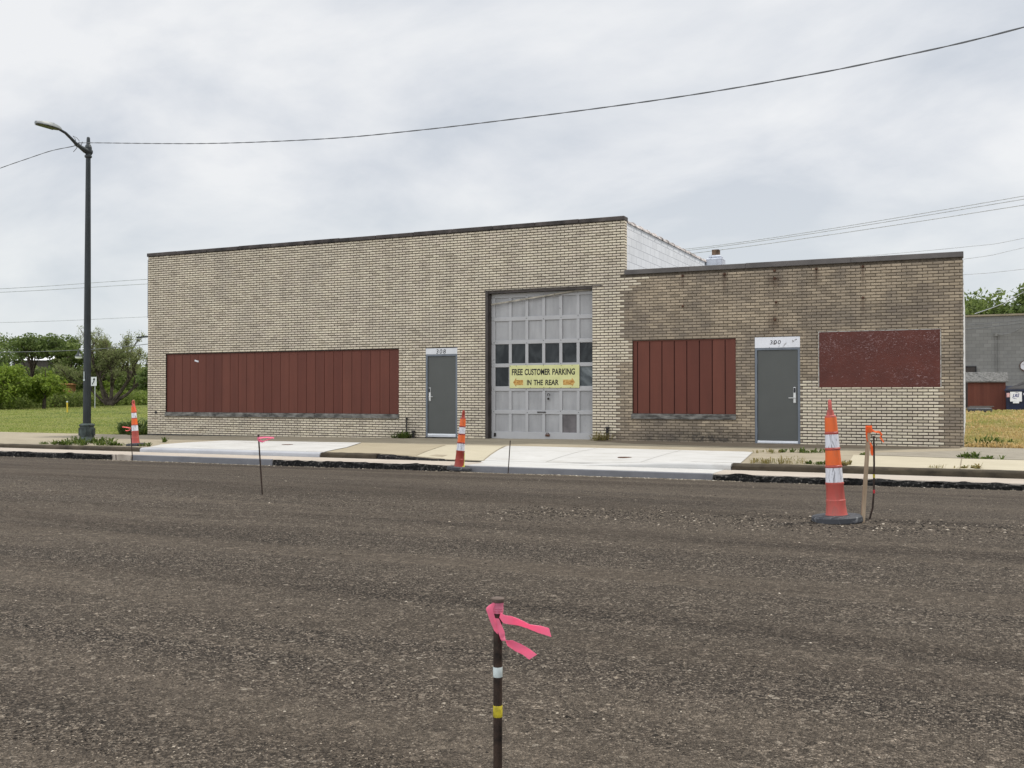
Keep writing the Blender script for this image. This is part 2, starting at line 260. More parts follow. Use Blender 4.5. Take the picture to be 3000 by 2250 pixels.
MAT['bark'] = plain('gray_brown_bark', (0.075, 0.062, 0.05), 0.95, 0.1, var=0.3, sc=5)
# --- street things
def orange(name, c, dirt):
    t = NT(name, 0.45, 0.35); f = t.ramp(t.noise(9, 6, 0.68, t.map((2.2, 2.2, 0.5)), 0.9), (0.50, 0.0), (0.72, 1.0)); b = t.ramp(t.noise(5, 4), (0.3, tuple(v*0.85 for v in c)), (0.7, c)); t.col(t.mix(t.math('MULTIPLY', f, dirt), b, (0.16, 0.10, 0.075))); return t.m
MAT['cone_body'] = orange('faded_red_orange_plastic', (0.47, 0.092, 0.074), 0.55)
MAT['cone_body_dark'] = orange('dark_red_plastic', (0.33, 0.045, 0.03), 0.35)
MAT['cone_orange'] = orange('orange_reflective_sheeting', (0.74, 0.135, 0.026), 0.42)
def whiteband():
    t = NT('cracked_white_reflective_sheeting', 0.5, 0.35); f = t.ramp(t.noise(7, 7, 0.72, t.map((5, 5, 0.7)), 1.4), (0.40, 1.0), (0.455, 0.0)); t.col(t.mix(t.math('MULTIPLY', f, 0.8), (0.62, 0.62, 0.66), (0.10, 0.10, 0.11))); return t.m
MAT['cone_white'] = whiteband()
MAT['rubber'] = peel('dusty_black_rubber', (0.045, 0.047, 0.053), (0.17, 0.17, 0.175), 0.36, 0.44, 22)
MAT['lime'] = plain('lime_reflective_streak', (0.62, 0.60, 0.08), 0.4, 0.4)
MAT['lamp_green'] = plain('dark_green_black_enamel', (0.020, 0.026, 0.028), 0.42, 0.45, var=0.2, sc=2)
MAT['lamp_base'] = plain('weathered_dark_green_casting', (0.036, 0.048, 0.045), 0.6, 0.35, var=0.35, sc=7, bump=0.4)
MAT['lamp_head'] = plain('pale_gray_luminaire', (0.20, 0.215, 0.215), 0.45, 0.4, var=0.08)
MAT['lens'] = plain('dark_lamp_lens', (0.04, 0.037, 0.032), 0.3, 0.5, var=0.25, sc=14)
MAT['cable'] = plain('gray_twisted_cable', (0.13, 0.135, 0.14), 0.6, 0.3)
MAT['cable_far'] = plain('far_gray_wire', (0.42, 0.44, 0.46), 0.7, 0.2)
MAT['pin'] = plain('dark_brown_steel_pin', (0.034, 0.021, 0.015), 0.6, 0.35, 0.2, var=0.4, sc=30)
MAT['pin_cap'] = plain('worn_pin_head', (0.10, 0.075, 0.06), 0.7, 0.3, var=0.2, sc=40)
def ribbon(name, c, t_=0.62):
    t = NT(name, 0.4, 0.4); t.col(c); d = t.n('ShaderNodeBsdfTranslucent'); d.inputs[0].default_value = (*c, 1); m = t.n('ShaderNodeMixShader'); m.inputs[0].default_value = t_
    o = t.t.nodes['Material Output']; t.t.links.new(t.b.outputs[0], m.inputs[1]); t.t.links.new(d.outputs[0], m.inputs[2]); t.t.links.new(m.outputs[0], o.inputs[0]); return t.m
MAT['pink'] = ribbon('hot_pink_flagging', (1.0, 0.34, 0.50)); MAT['orange_rib'] = ribbon('orange_flagging', (0.98, 0.27, 0.08))
MAT['pinkor'] = ribbon('pink_orange_flagging', (0.95, 0.30, 0.27))
MAT['tape_white'] = plain('pale_gray_tape', (0.46, 0.51, 0.50), 0.5, 0.3, var=0.12, sc=40); MAT['tape_yellow'] = plain('yellow_tape', (0.40, 0.33, 0.025), 0.5, 0.3, var=0.25, sc=60); MAT['tape_red'] = plain('red_tape', (0.5, 0.03, 0.04), 0.5)
def wood(name, a, b):
    t = NT(name, 0.8, 0.15); t.col(t.ramp(t.noise(6, 5, 0.6, t.map((10, 10, 0.8))), (0.3, a), (0.7, b))); return t.m
MAT['stake'] = wood('weathered_lath', (0.24, 0.17, 0.11), (0.40, 0.31, 0.22)); MAT['plank'] = wood('gray_plank', (0.09, 0.08, 0.07), (0.17, 0.155, 0.14))
MAT['yellow_post'] = plain('yellow_marker_plastic', (0.58, 0.42, 0.04), 0.5, 0.3)
MAT['white_sheet'] = plain('white_sign_sheeting', (0.75, 0.76, 0.77), 0.5, 0.3, var=0.03)
MAT['galv'] = plain('galvanised_steel', (0.5, 0.52, 0.52), 0.5, 0.4, 0.3)
MAT['shed_red'] = redboard(); MAT['shingle'] = plain('gray_shingles', (0.12, 0.118, 0.112), 0.9, 0.15, var=0.3, sc=9)
MAT['navy'] = plain('navy_dumpster_paint', (0.012, 0.018, 0.045), 0.5, 0.35, var=0.2, sc=3); MAT['navy_ink'] = plain('navy_ink', (0.02, 0.025, 0.15), 0.6)
MAT['lid'] = plain('black_plastic_lid', (0.012, 0.011, 0.013), 0.5, 0.3); MAT['pinklabel'] = plain('faded_pink_sticker', (0.62, 0.38, 0.38), 0.6, var=0.2, sc=20)
MAT['metal_roof'] = plain('white_metal_roof', (0.78, 0.79, 0.80), 0.6, 0.3, var=0.03); MAT['tan_wall'] = plain('orange_tan_wall', (0.40, 0.205, 0.09), 0.8, 0.2, var=0.15, sc=1)
MAT['brown_door'] = plain('dark_brown_door', (0.05, 0.043, 0.04), 0.7, 0.2); MAT['round'] = peel('chipped_white_round_plate', (0.62, 0.62, 0.66), (0.12, 0.10, 0.10), 0.40, 0.46, 6)

# ------------------------------------------------------------------ mesh helper
class MB:
    def __init__(s): s.v = []; s.f = []; s.mi = []; s.cur = 0
    def face(s, *pts):
        b = len(s.v); s.v += [tuple(p) for p in pts]; s.f.append(tuple(range(b, b+len(pts)))); s.mi.append(s.cur)
    def add(s, vs, fs):
        b = len(s.v); s.v += [tuple(p) for p in vs]
        for f in fs: s.f.append(tuple(i+b for i in f)); s.mi.append(s.cur)
    def box(s, x0, x1, y0, y1, z0, z1, bev=0.0):
        if bev <= 0:
            s.add([(x0,y0,z0),(x1,y0,z0),(x1,y1,z0),(x0,y1,z0),(x0,y0,z1),(x1,y0,z1),(x1,y1,z1),(x0,y1,z1)],
                  [(0,3,2,1),(4,5,6,7),(0,1,5,4),(1,2,6,5),(2,3,7,6),(3,0,4,7)]); return
        b = bev; vs = []
        for z, q in ((z0, b), (z0+b, 0), (z1-b, 0), (z1, b)):
            vs += [(x0+b+0*q, y0+q, z), (x1-b, y0+q, z), (x1-q, y0+b, z), (x1-q, y1-b, z), (x1-b, y1-q, z), (x0+b, y1-q, z), (x0+q, y1-b, z), (x0+q, y0+b, z)]
        fs = [tuple(reversed(range(8))), tuple(range(24, 32))]
        for k in range(3):
            for i in range(8):
                j = (i+1) % 8; fs.append((k*8+i, k*8+j, k*8+8+j, k*8+8+i))
        s.add(vs, fs)
    def obox(s, c, ax, ay, az):
        c, ax, ay, az = map(Vector, (c, ax, ay, az))
        vs = [c+ax*i+ay*j+az*k for k in (-1, 1) for i, j in ((-1,-1),(1,-1),(1,1),(-1,1))]
        s.add(vs, [(0,3,2,1),(4,5,6,7),(0,1,5,4),(1,2,6,5),(2,3,7,6),(3,0,4,7)])
    def tube(s, pts, rad, n=10, cap=True):
        pts = [Vector(p) for p in pts]; rad = rad if isinstance(rad, (list, tuple)) else [rad]*len(pts); rings = []
        t0 = (pts[1]-pts[0]).normalized(); u = t0.orthogonal().normalized()
        for i, p in enumerate(pts):
            t = (pts[min(i+1, len(pts)-1)]-pts[max(i-1, 0)]).normalized(); u = (u-t*u.dot(t))
            u = u.normalized() if u.length > 1e-6 else t.orthogonal().normalized(); w = t.cross(u)
            rings.append([p+(u*math.cos(a)+w*math.sin(a))*rad[i] for a in (2*math.pi*k/n for k in range(n))])
        fs = []
        for i in range(len(pts)-1):
            for k in range(n): fs.append((i*n+k, i*n+(k+1) % n, (i+1)*n+(k+1) % n, (i+1)*n+k))
        if cap: fs += [tuple(reversed(range(n))), tuple(range((len(pts)-1)*n, len(pts)*n))]
        s.add([v for r in rings for v in r], fs)
    def lathe(s, prof, n=20, c=(0, 0, 0), cap=True, ph=0.0):
        vs = []; fs = []
        for r, z in prof:
            for k in range(n): a = 2*math.pi*k/n+ph; vs.append((c[0]+r*math.cos(a), c[1]+r*math.sin(a), c[2]+z))
        m = len(prof)
        for i in range(m-1):
            for k in range(n): fs.append((i*n+k, i*n+(k+1) % n, (i+1)*n+(k+1) % n, (i+1)*n+k))
        if cap: fs += [tuple(reversed(range(n))), tuple(range((m-1)*n, m*n))]
        s.add(vs, fs)
    def ribbon(s, pts, wid, th=0.0012):
        # strip through pts; wid[i] is the half-width vector at each point
        P = [Vector(p) for p in pts]; Wd = [Vector(w) for w in wid]; vs = []; fs = []
        for i, p in enumerate(P):
            t = (P[min(i+1, len(P)-1)]-P[max(i-1, 0)]).normalized(); nn = t.cross(Wd[i]); nn = nn.normalized()*th if nn.length > 1e-9 else Vector((0, th, 0))
            vs += [p-Wd[i]-nn, p+Wd[i]-nn, p+Wd[i]+nn, p-Wd[i]+nn]
        for i in range(len(P)-1):
            for k in range(4): fs.append((i*4+k, i*4+(k+1) % 4, i*4+4+(k+1) % 4, i*4+4+k))
        fs += [(3, 2, 1, 0), tuple(range(len(vs)-4, len(vs)))]
        s.add(vs, fs)
ORG = {}
def build(name, mb, mats, parent=None, smooth=False, at=None, local=False):
    o_ = Vector(at) if at is not None else Vector(ORG.get(parent.name, (0, 0, 0))) if parent is not None else Vector((0, 0, 0))
    if local: o_ = Vector((0, 0, 0))
    me = bpy.data.meshes.new(name); me.from_pydata([(v[0]-o_.x, v[1]-o_.y, v[2]-o_.z) for v in mb.v], [], mb.f)
    mats = mats if isinstance(mats, list) else [mats]
    for m in mats: me.materials.append(MAT[m])
    if len(mats) > 1: me.polygons.foreach_set('material_index', mb.mi)
    if smooth is True: me.polygons.foreach_set('use_smooth', [True]*len(me.polygons))
    me.update(); o = bpy.data.objects.new(name, me); COL.objects.link(o)
    if smooth == 'auto':
        bm = bmesh.new(); bm.from_mesh(me)
        bmesh.ops.remove_doubles(bm, verts=bm.verts, dist=1e-5)
        for ed in bm.edges: ed.smooth = len(ed.link_faces) == 2 and ed.calc_face_angle(0) < R(38)
        for fc in bm.faces: fc.smooth = True
        bm.to_mesh(me); bm.free()
    if parent is not None: o.parent = parent; ORG[o.name] = tuple(o_)
    else: o.location = o_; ORG[o.name] = tuple(o_)
    return o
def tag(o, label=None, cat=None, group=None, kind=None):
    if label: o['label'] = label
    if cat: o['category'] = cat
    if group: o['group'] = group
    if kind: o['kind'] = kind
    return o
def thing(name, loc, label, cat, group=None, rot=(0, 0, 0)):
    o = bpy.data.objects.new(name, None); COL.objects.link(o); o.location = loc; o.rotation_euler = rot; o.empty_display_size = 0.2
    ORG[o.name] = tuple(loc); return tag(o, label, cat, group)
def copy_tree(o, parent=None):
    c = o.copy(); COL.objects.link(c)
    if parent is not None: c.parent = parent
    for ch in [k for k in bpy.data.objects if k.parent == o]: copy_tree(ch, c)
    return c
def text_mb(txt, x0, x1, z0, z1, y, depth=0.002, shear=0.0, off=0.0, track=1.0):
    cu = bpy.data.curves.new('lettering', 'FONT'); cu.body = txt; cu.shear = shear; cu.offset = off; cu.extrude = 0.02; cu.resolution_u = 4; cu.space_character = track
    ob = bpy.data.objects.new('lettering', cu); COL.objects.link(ob); bpy.context.view_layer.update()
    me = bpy.data.meshes.new_from_object(ob.evaluated_get(bpy.context.evaluated_depsgraph_get()))
    vs = [v.co.copy() for v in me.vertices]; fs = [tuple(p.vertices) for p in me.polygons]
    bpy.data.objects.remove(ob); bpy.data.curves.remove(cu); bpy.data.meshes.remove(me)
    ax = min(v.x for v in vs); bx = max(v.x for v in vs); ay = min(v.y for v in vs); by = max(v.y for v in vs)
    mb = MB(); mb.add([(x0+(v.x-ax)/(bx-ax)*(x1-x0), y-(v.z/0.02*0.5+0.5)*depth, z0+(v.y-ay)/(by-ay)*(z1-z0)) for v in vs], fs); return mb
def rect_sub(r, holes):
    out = [r]
    for hx0, hx1, hz0, hz1 in holes:
        nxt = []
        for x0, x1, z0, z1 in out:
            if hx1 <= x0 or hx0 >= x1 or hz1 <= z0 or hz0 >= z1: nxt.append((x0, x1, z0, z1)); continue
            if hx0 > x0: nxt.append((x0, hx0, z0, z1))
            if hx1 < x1: nxt.append((hx1, x1, z0, z1))
            a, b = max(x0, hx0), min(x1, hx1)
            if hz0 > z0: nxt.append((a, b, z0, hz0))
            if hz1 < z1: nxt.append((a, b, hz1, z1))
        out = nxt
    return out

# ------------------------------------------------------------------ levels of the ground
def lerp(a, b, t): return a+(b-a)*t
def zs(X): return -0.009*min(max(0, -9-X), 16)
def zc(X): return -0.08-0.002*min(max(0, -X), 26)
def zgi(X): return -0.183-0.0010*min(max(0, -X), 26)
def zr(X): return -0.275-0.0025*min(max(0, -X), 26)
def surf_s(X, Y): t = min(max(-Y/5.9, -0.05), 1.1); return lerp(zs(X), zc(X), t)
def surf_r(X, Y):
    t = min(max((-6.86-Y)/7.2, 0), 1); t = t*t*(3-2*t)*0.5+t*0.5; z = lerp(zr(X), 0.0, t)
    if Y < -26: z -= (-26-Y)*0.02
    return z
def surf_l(X, Y): return -0.02-0.0085*max(0, min(1, -X/23.4))*23.4+0.0105*min(max(Y, 0), 42)

def grid_sheet(name, xs, ys, zf, mat, kind='structure'):
    mb = MB(); mb.v = [(x, y, zf(x, y)) for y in ys for x in xs]; n = len(xs)
    mb.f = [(j*n+i, j*n+i+1, (j+1)*n+i+1, (j+1)*n+i) for j in range(len(ys)-1) for i in range(n-1)]; mb.mi = [0]*len(mb.f)
    return tag(build(name, mb, mat, smooth=True), kind=kind)
def frange(a, b, s): n = max(1, int(round((b-a)/s))); return [a+(b-a)*i/n for i in range(n+1)]
# wide bare ground below everything, out to the horizon
grid_sheet('ground', [-900, -300, -160, -60, 0, 60, 160, 300, 900], [-600, -200, -60, -40, -6.0, 0.0, 42, 160, 300, 900], lambda x, y: -1.0 if y < -1 else surf_l(x, y)-0.35 if abs(x) < 160 and y < 160 else -1.0, 'ground')
grid_sheet('lawn', frange(-160, -14, 4), [-0.25]+frange(0.5, 60, 2)+[80, 110, 150], lambda x, y: surf_l(x, y)+0.02+0.05*mnoise.noise(Vector((x*0.15, y*0.25, 0))), 'lawn')
grid_sheet('dry_lot', frange(-14, 40, 1.5), [-0.25]+frange(0.5, 60, 1.5)+[80, 110, 150], lambda x, y: surf_l(x, y)+0.01+0.06*mnoise.noise(Vector((x*0.5, y*0.4, 3)))*min(1, max(0, y)), 'dry')
# road
def road_z(x, y):
    z = surf_r(x, y); k = 0.012*mnoise.noise(Vector((x*0.25, y*1.3, 0)))+0.008*mnoise.noise(Vector((x*1.1, y*2.6, 5)))
    yr = -14.35+0.10*(x+1) if x < -1 else -14.35+0.55*(x+1)
    wr = math.exp(-((y-yr)/0.35)**2); k += wr*(0.004+0.05*mnoise.noise(Vector((x*2.3, y*4.2, 9)))*(0.5+0.5*mnoise.noise(Vector((x*0.6, 3, 1)))))
    edge = math.exp(-((y+6.86)/0.25)**2); k -= edge*0.03
    return z+k
rx = frange(-160, -45, 6)+frange(-45, -22, 0.6)[1:]+frange(-22, 4, 0.16)[1:]+frange(4, 40, 1.0)[1:]+[80, 160]
ry = [-40, -34, -30, -27]+frange(-25, -20, 0.3)+frange(-20, -6.84, 0.11)[1:]
grid_sheet('road', rx, ry, road_z, 'road')
# sidewalk slabs
def slab(name, poly, lift, mat, cuts=()):
    # polygon cut into strips along X so that it follows the sidewalk level
    bm = bmesh.new(); vs = [bm.verts.new((x, y, 0)) for x, y in poly]; bm.faces.new(vs)
    x0 = min(p[0] for p in poly); x1 = max(p[0] for p in poly)
    for c, sl in cuts:   # tooled joints: a thin strip of the slab is taken out
        nrm = Vector((1, sl, 0)).normalized()
        for d_ in (-0.007, 0.007): bmesh.ops.bisect_plane(bm, geom=bm.verts[:]+bm.edges[:]+bm.faces[:], plane_co=Vector((c, -4.5, 0))+nrm*d_, plane_no=nrm)
        bm.faces.ensure_lookup_table(); kill = [f for f in bm.faces if abs((f.calc_center_median()-Vector((c, -4.5, 0))).dot(nrm)) < 0.0065]
        bmesh.ops.delete(bm, geom=kill, context='FACES')
    for c in frange(x0, x1, 0.8)[1:-1]: bmesh.ops.bisect_plane(bm, geom=bm.verts[:]+bm.edges[:]+bm.faces[:], plane_co=(c, 0, 0), plane_no=(1, 0, 0))
    for c in (-1, -2, -3, -4, -5): bmesh.ops.bisect_plane(bm, geom=bm.verts[:]+bm.edges[:]+bm.faces[:], plane_co=(0, c, 0), plane_no=(0, 1, 0))
    mb = MB(); bm.verts.index_update(); mb.v = [(v.co.x, v.co.y, SW(v.co.x, v.co.y)+lift) for v in bm.verts]; mb.f = [tuple(v.index for v in f.verts) for f in bm.faces]; mb.mi = [0]*len(mb.f); bm.free()
    return tag(build(name, mb, mat), kind='structure')
def ramp_d(X):  # how far the curb drops for the garage drive (0..1)
    if X < -10.9: return 0.0
    if X < -9.4: return (X+10.9)/1.5
    if X < -6.6: return 1.0
    if X < -4.8: return (-4.8-X)/1.8
    return 0.0
def SW(X, Y):
    z = surf_s(X, Y); t = max(0, min(1, (-Y-3.4)/2.4)); return z-ramp_d(X)*t*t*0.085
slab('sidewalk', [(-120, -5.86), (60, -5.86), (60, 0.3), (-120, 0.3)], 0.0, 'walk_old')
slab('sidewalk_new_slab', [(-17.55, -5.80), (-12.55, -5.80), (-12.75, -5.2), (-13.0, -4.3), (-13.76, -2.53), (-18.0, -2.55), (-18.3, -3.6), (-18.2, -4.7)], 0.012, 'walk_new', [(-16.6, 0.0), (-14.9, 0.0)])
slab('sidewalk_drive', [(-12.50, -5.80), (-10.30, -5.80), (-11.2, -2.85), (-13.72, -2.53), (-12.95, -4.3), (-12.7, -5.2)], 0.008, 'walk_tan')
slab('sidewalk_drive_joint', [(-10.27, -5.80), (-8.75, -5.80), (-9.66, -2.86), (-11.17, -2.85)], 0.009, 'walk_yellow')
slab('sidewalk_new_drive', [(-8.72, -5.80), (-3.67, -5.80), (-4.0, -3.04), (-4.2, -2.95), (-9.62, -2.80)], 0.012, 'walk_new', [(-7.4, 0.0), (-5.5, 0.0)])
slab('sidewalk_yellow_slab', [(-1.88, -5.80), (-0.155, -5.80), (-0.145, -3.45), (-2.05, -3.12)], 0.010, 'walk_yellow')
slab('sidewalk_yellow_far', [(-0.135, -5.80), (30, -5.80), (30, -3.6), (-0.125, -3.46)], 0.010, 'walk_yellow')
slab('gravel_strip', [(-1.95, -3.0), (-0.2, -3.32), (30, -3.45), (30, 0.0), (-0.05, 0.0), (-0.05, -1.2), (-1.6, -2.2)], 0.006, 'gravel_strip')
MAT['dirt'] = concrete('brown_soil_film', (0.15, 0.12, 0.085), (0.22, 0.18, 0.13), (0.085, 0.068, 0.048), 0.6, 2.0, 0.5)
slab('dirt_strip', [(-8.4, -0.02), (-8.3, -0.5), (-7.2, -1.05), (-5.6, -1.25), (-4.0, -1.45), (-2.4, -1.1), (-0.9, -0.75), (-0.2, -0.4), (-0.15, -0.02)], 0.004, 'dirt')
# curb, gutter and gutter face, in lengths of old and new concrete
def sweep(name, x0, x1, prof, mat, smooth='auto', jit=0.0, step=0.4):
    xs = frange(x0, x1, step); mb = MB(); n = None; vs = []
    for x in xs:
        p = prof(x); n = len(p)
        vs += [(x, y+(jit*mnoise.noise(Vector((x*3.1, i*7.7, 2))) if jit else 0), z+(jit*0.6*mnoise.noise(Vector((x*4.3, i*3.3, 8))) if jit else 0)) for i, (y, z) in enumerate(p)]
    fs = [(i*n+k, i*n+k+1, (i+1)*n+k+1, (i+1)*n+k) for i in range(len(xs)-1) for k in range(n-1)]
    fs += [tuple(reversed(range(n))), tuple(range((len(xs)-1)*n, len(xs)*n))]
    mb.add(vs, fs); return tag(build(name, mb, mat, smooth=smooth), kind='structure')
def curb_prof(x, dz=0.0):
    t = SW(x, -5.82)+0.010+dz; b = zgi(x)-0.02; h = max(0.03, t-zgi(x))
    return [(-5.80, t-0.25), (-5.80, t), (-5.93, t-0.001), (-5.97, t-0.010), (-5.99, t-min(0.03, h*0.5)), (-6.001, t-min(0.045, h*0.7)), (-6.003, zgi(x)-0.005), (-6.003, b-0.2)]
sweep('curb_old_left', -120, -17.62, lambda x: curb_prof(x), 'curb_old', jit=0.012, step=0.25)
sweep('curb_new', -17.60, -12.52, lambda x: curb_prof(x), 'curb_new')
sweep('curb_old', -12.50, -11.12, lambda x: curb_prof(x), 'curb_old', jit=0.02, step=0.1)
sweep('curb_broken', -11.10, -8.72, lambda x: curb_prof(x, -0.02), 'tar', jit=0.05, step=0.07)
sweep('curb_new_drive', -8.70, -3.80, lambda x: curb_prof(x), 'walk_new')
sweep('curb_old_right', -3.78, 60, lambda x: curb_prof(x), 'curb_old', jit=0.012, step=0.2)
def gut_prof(x): a = zgi(x); return [(-6.004, a-0.15), (-6.004, a), (-6.78, a-0.006), (-6.82, a-0.012), (-6.84, a-0.2)]
for nm, a, b, m in (('gutter', -120, -17.58, 'gutter'), ('gutter_new', -17.57, -13.10, 'gutter'), ('gutter_middle', -13.09, -8.62, 'gutter'), ('gutter_new_drive', -8.61, -3.92, 'walk_new'), ('gutter_right', -3.91, 60, 'gutter')):
    sweep(nm, a, b, gut_prof, m)
def face_prof(x):
    a = zgi(x)-0.018*max(0.0, 0.4+mnoise.noise(Vector((x*1.3, 4, 7)))+0.6*mnoise.noise(Vector((x*5.1, 1, 3)))); w = 0.02*mnoise.noise(Vector((x*2.2, 9, 1)))
    return [(-6.845, a-0.35), (-6.845, a-0.012), (-6.86, a-0.016), (-6.89+w, a-0.045), (-6.90+w, zr(x)-0.06)]
def gray_prof(x): a = zgi(x); return [(-6.842, a-0.35), (-6.842, a-0.004), (-6.852, a-0.008), (-6.862, a-0.02), (-6.865, zr(x)-0.06)]
sweep('asphalt_edge_left', -120, -17.56, face_prof, 'tar', jit=0.05, step=0.06)
sweep('gutter_face_bare', -17.54, -16.98, gray_prof, 'gutter', jit=0.02, step=0.1)
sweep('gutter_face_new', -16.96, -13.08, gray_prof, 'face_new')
sweep('asphalt_edge', -13.06, -8.92, face_prof, 'tar', jit=0.06, step=0.06)
sweep('gutter_face_broken', -8.90, -8.62, gray_prof, 'gutter', jit=0.04, step=0.05)
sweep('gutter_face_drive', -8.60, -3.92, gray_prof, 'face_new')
sweep('asphalt_edge_right', -3.90, 60, face_prof, 'tar', jit=0.06, step=0.06)

# ------------------------------------------------------------------ the two buildings
CH = 0.0677; BL = 0.2128
XL, XR, XS = -23.37, -0.12, -7.73
TALL, LOW = 5.455, 4.095
HOLES = [(-22.63, -14.22, 0.475, 2.39), (-13.375, -12.405, -0.4, 2.39), (-11.57, -8.575, -0.4, 3.85),
         (-7.53, -4.99, 0.54, 2.462), (-4.55, -3.52, -0.4, 2.473), (-3.12, -0.548, 1.297, 2.57)]
def tooth(z):
    if z > 3.60: return min(-7.1, -7.80+(z-3.60)*1.55)
    if z > 2.46: return -7.79
    if z > 1.93: return -7.50
    if z > 0.15: return -7.88
    return -7.95
def brick_at(mb, x0, x1, z0, z1):
    if x1-x0 < 0.02 or z1-z0 < 0.014: return
    y = random.uniform(-0.0015, 0.0015); b = 0.0055
    vs = []
    for q, yy in ((b, y), (0.0, y+b), (0.0, 0.03)):
        vs += [(x0+q, yy, z0+q), (x1-q, yy, z0+q), (x1-q, yy, z1-q), (x0+q, yy, z1-q)]
    fs = [(0, 1, 2, 3)]
    for k in (0, 4):
        for i in range(4): j = (i+1) % 4; fs.append((k+j, k+i, k+4+i, k+4+j))
    mb.add(vs, fs)
cream, tan, cream_low = MB(), MB(), MB()
ncr = int((TALL+0.30)/CH)
for k in range(ncr):
    z0 = TALL-(k+1)*CH; zc_ = z0+CH/2
    for n in range(-1, 111):
        x0 = XL+n*BL+(BL/2 if k % 2 else 0); x1 = x0+BL; xm = (x0+x1)/2
        j = random.uniform(-0.09, 0.09)
        is_tall = xm < tooth(zc_)+(0.03 if k % 2 else -0.03) if zc_ < LOW else True
        if zc_ > LOW: lim0, lim1 = XL, XS
        elif is_tall: lim0, lim1 = XL, XR
        else: lim0, lim1 = -9, XR
        a, b = max(x0, lim0), min(x1, lim1)
        if b-a < 0.03: continue
        if zc_ < LOW and z0+CH > LOW and xm > XS: continue
        mbx = cream if is_tall else cream_low if (zc_ < 1.47 and xm > -3.52 and xm < -0.50+0.02*(k % 2)) else tan
        jv, jt = (0.0075, 0.0055) if mbx is tan else (0.0102, 0.0070)
        for rx0, rx1, rz0, rz1 in rect_sub((a+(0 if a == XL else jt), b-(0 if b in (XS, XR) and b < x1 else jt), z0+jv, z0+CH-jv), HOLES): brick_at(mbx, rx0, rx1, rz0, rz1)
tall = thing('brick_building', (-15.55, 0, 0), 'tall cream brick building with the garage door, door 308 and long row of boards', 'building')
low = thing('brick_building', (-3.9, 0, 0), 'low tan brick building with door 300 and a glossy dark red panel', 'building')
def wall_part(parent, mb, brick_mat, mort, rects):
    mb.mi = [0]*len(mb.f); mb.cur = 1
    for r in rects:
        for x0, x1, z0, z1 in rect_sub(r, HOLES): mb.face((x0, 0.0135, z0), (x1, 0.0135, z0), (x1, 0.0135, z1), (x0, 0.0135, z1))
    for hx0, hx1, hz0, hz1 in HOLES:   # reveals
        if not any(r[0] <= hx0 and hx1 <= r[1] for r in rects): continue
        for (xa, za, xb, zb) in ((hx0, hz0, hx0, hz1), (hx0, hz1, hx1, hz1), (hx1, hz1, hx1, hz0)): mb.face((xa, 0.0135, za), (xb, 0.0135, zb), (xb, 0.30, zb), (xa, 0.30, za))
    return build('wall', mb, [brick_mat, mort], parent)
# brick return on the tall building's right end
mb = cream
for k in range(21):
    z0 = TALL-(k+1)*CH
    if z0 < LOW+0.06: break
    for ya, yb in (((0.004, 0.10), (0.112, 0.20)) if k % 2 else ((0.004, 0.20),)):
        jt = 0.0098; mb.add([(XS+0.001, ya, z0+jt), (XS+0.001, yb, z0+jt), (XS+0.001, yb, z0+CH-jt), (XS+0.001, ya, z0+CH-jt), (XS-0.02, ya, z0+jt), (XS-0.02, yb, z0+jt), (XS-0.02, yb, z0+CH-jt), (XS-0.02, ya, z0+CH-jt)], [(0, 1, 2, 3), (1, 0, 4, 5), (2, 1, 5, 6), (3, 2, 6, 7), (0, 3, 7, 4)])
w = wall_part(tall, cream, 'brick_cream', 'mortar_dark', [(XL, XS-0.13, -0.3, TALL), (XS-0.13, XS, LOW, TALL)])
mb = MB(); mb.face((XS-0.008, 0.0135, LOW), (XS-0.008, 0.21, LOW), (XS-0.008, 0.21, TALL), (XS-0.008, 0.0135, TALL)); build('wall', mb, 'mortar_dark', tall)
wall_part(low, tan, 'brick_tan', 'mortar_tan', [(XS-0.13, -4.9, -0.3, LOW), (-4.9, XR, 1.49, LOW), (-4.9, -3.53, -0.3, 1.49), (-0.52, XR, -0.3, 1.49)])
o = wall_part(low, cream_low, 'brick_cream', 'mortar_dark', [(-3.53, -0.52, -0.3, 1.49)]); tag(o, 'paler brick infill below the glossy red panel')
# block side walls, backs and roofs
def part(parent, name, mat, *boxes, bev=0.0, label=None):
    mb = MB()
    for b in boxes: mb.box(*b, bev=bev)
    o = build(name, mb, mat, parent)
    if label: o['label'] = label
    return o
part(tall, 'side_wall', 'white_block', (XS-0.22, XS-0.012, 0.212, 12.0, 3.2, TALL-0.03), label='white painted block side wall above the low roof')
part(tall, 'side_wall', 'white_block', (XL+0.004, XL+0.2, 0.032, 12.0, -0.4, TALL-0.02))
part(tall, 'back_wall', 'white_block', (XL+0.2, XS-0.22, 11.8, 12.0, -0.4, TALL-0.02))
part(tall, 'roof', 'roof', (XL+0.2, XS-0.22, 0.25, 11.8, 4.95, 5.05))
mb = MB(); xs_ = frange(XL-0.02, XS+0.012, 1.2)
for a, b in zip(xs_[:-1], xs_[1:]):
    d = random.uniform(-0.006, 0.006); mb.box(a+0.003, b-0.003, -0.045, 0.26, TALL+0.002+d, 5.563+d, 0.012)
build('coping', mb, 'coping_dark', tall)
mb = MB(); ys_ = frange(0.27, 12.0, 0.61)
for i, (a, b) in enumerate(zip(ys_[:-1], ys_[1:])):
    mb.lathe([(0.13, 0.004), (0.13, 0.602)], 12); n = len(mb.v)
    for q in range(n-24, n):
        v = mb.v[q]; mb.v[q] = (XS-0.115+v[0], a+v[2], TALL-0.03+max(0.0, v[1])*0.75)
    mb.lathe([(0.15, 0.545), (0.155, 0.61)], 12); n = len(mb.v)
    for q in range(n-24, n):
        v = mb.v[q]; mb.v[q] = (XS-0.115+v[0], a+v[2], TALL-0.03+max(0.0, v[1])*0.8)
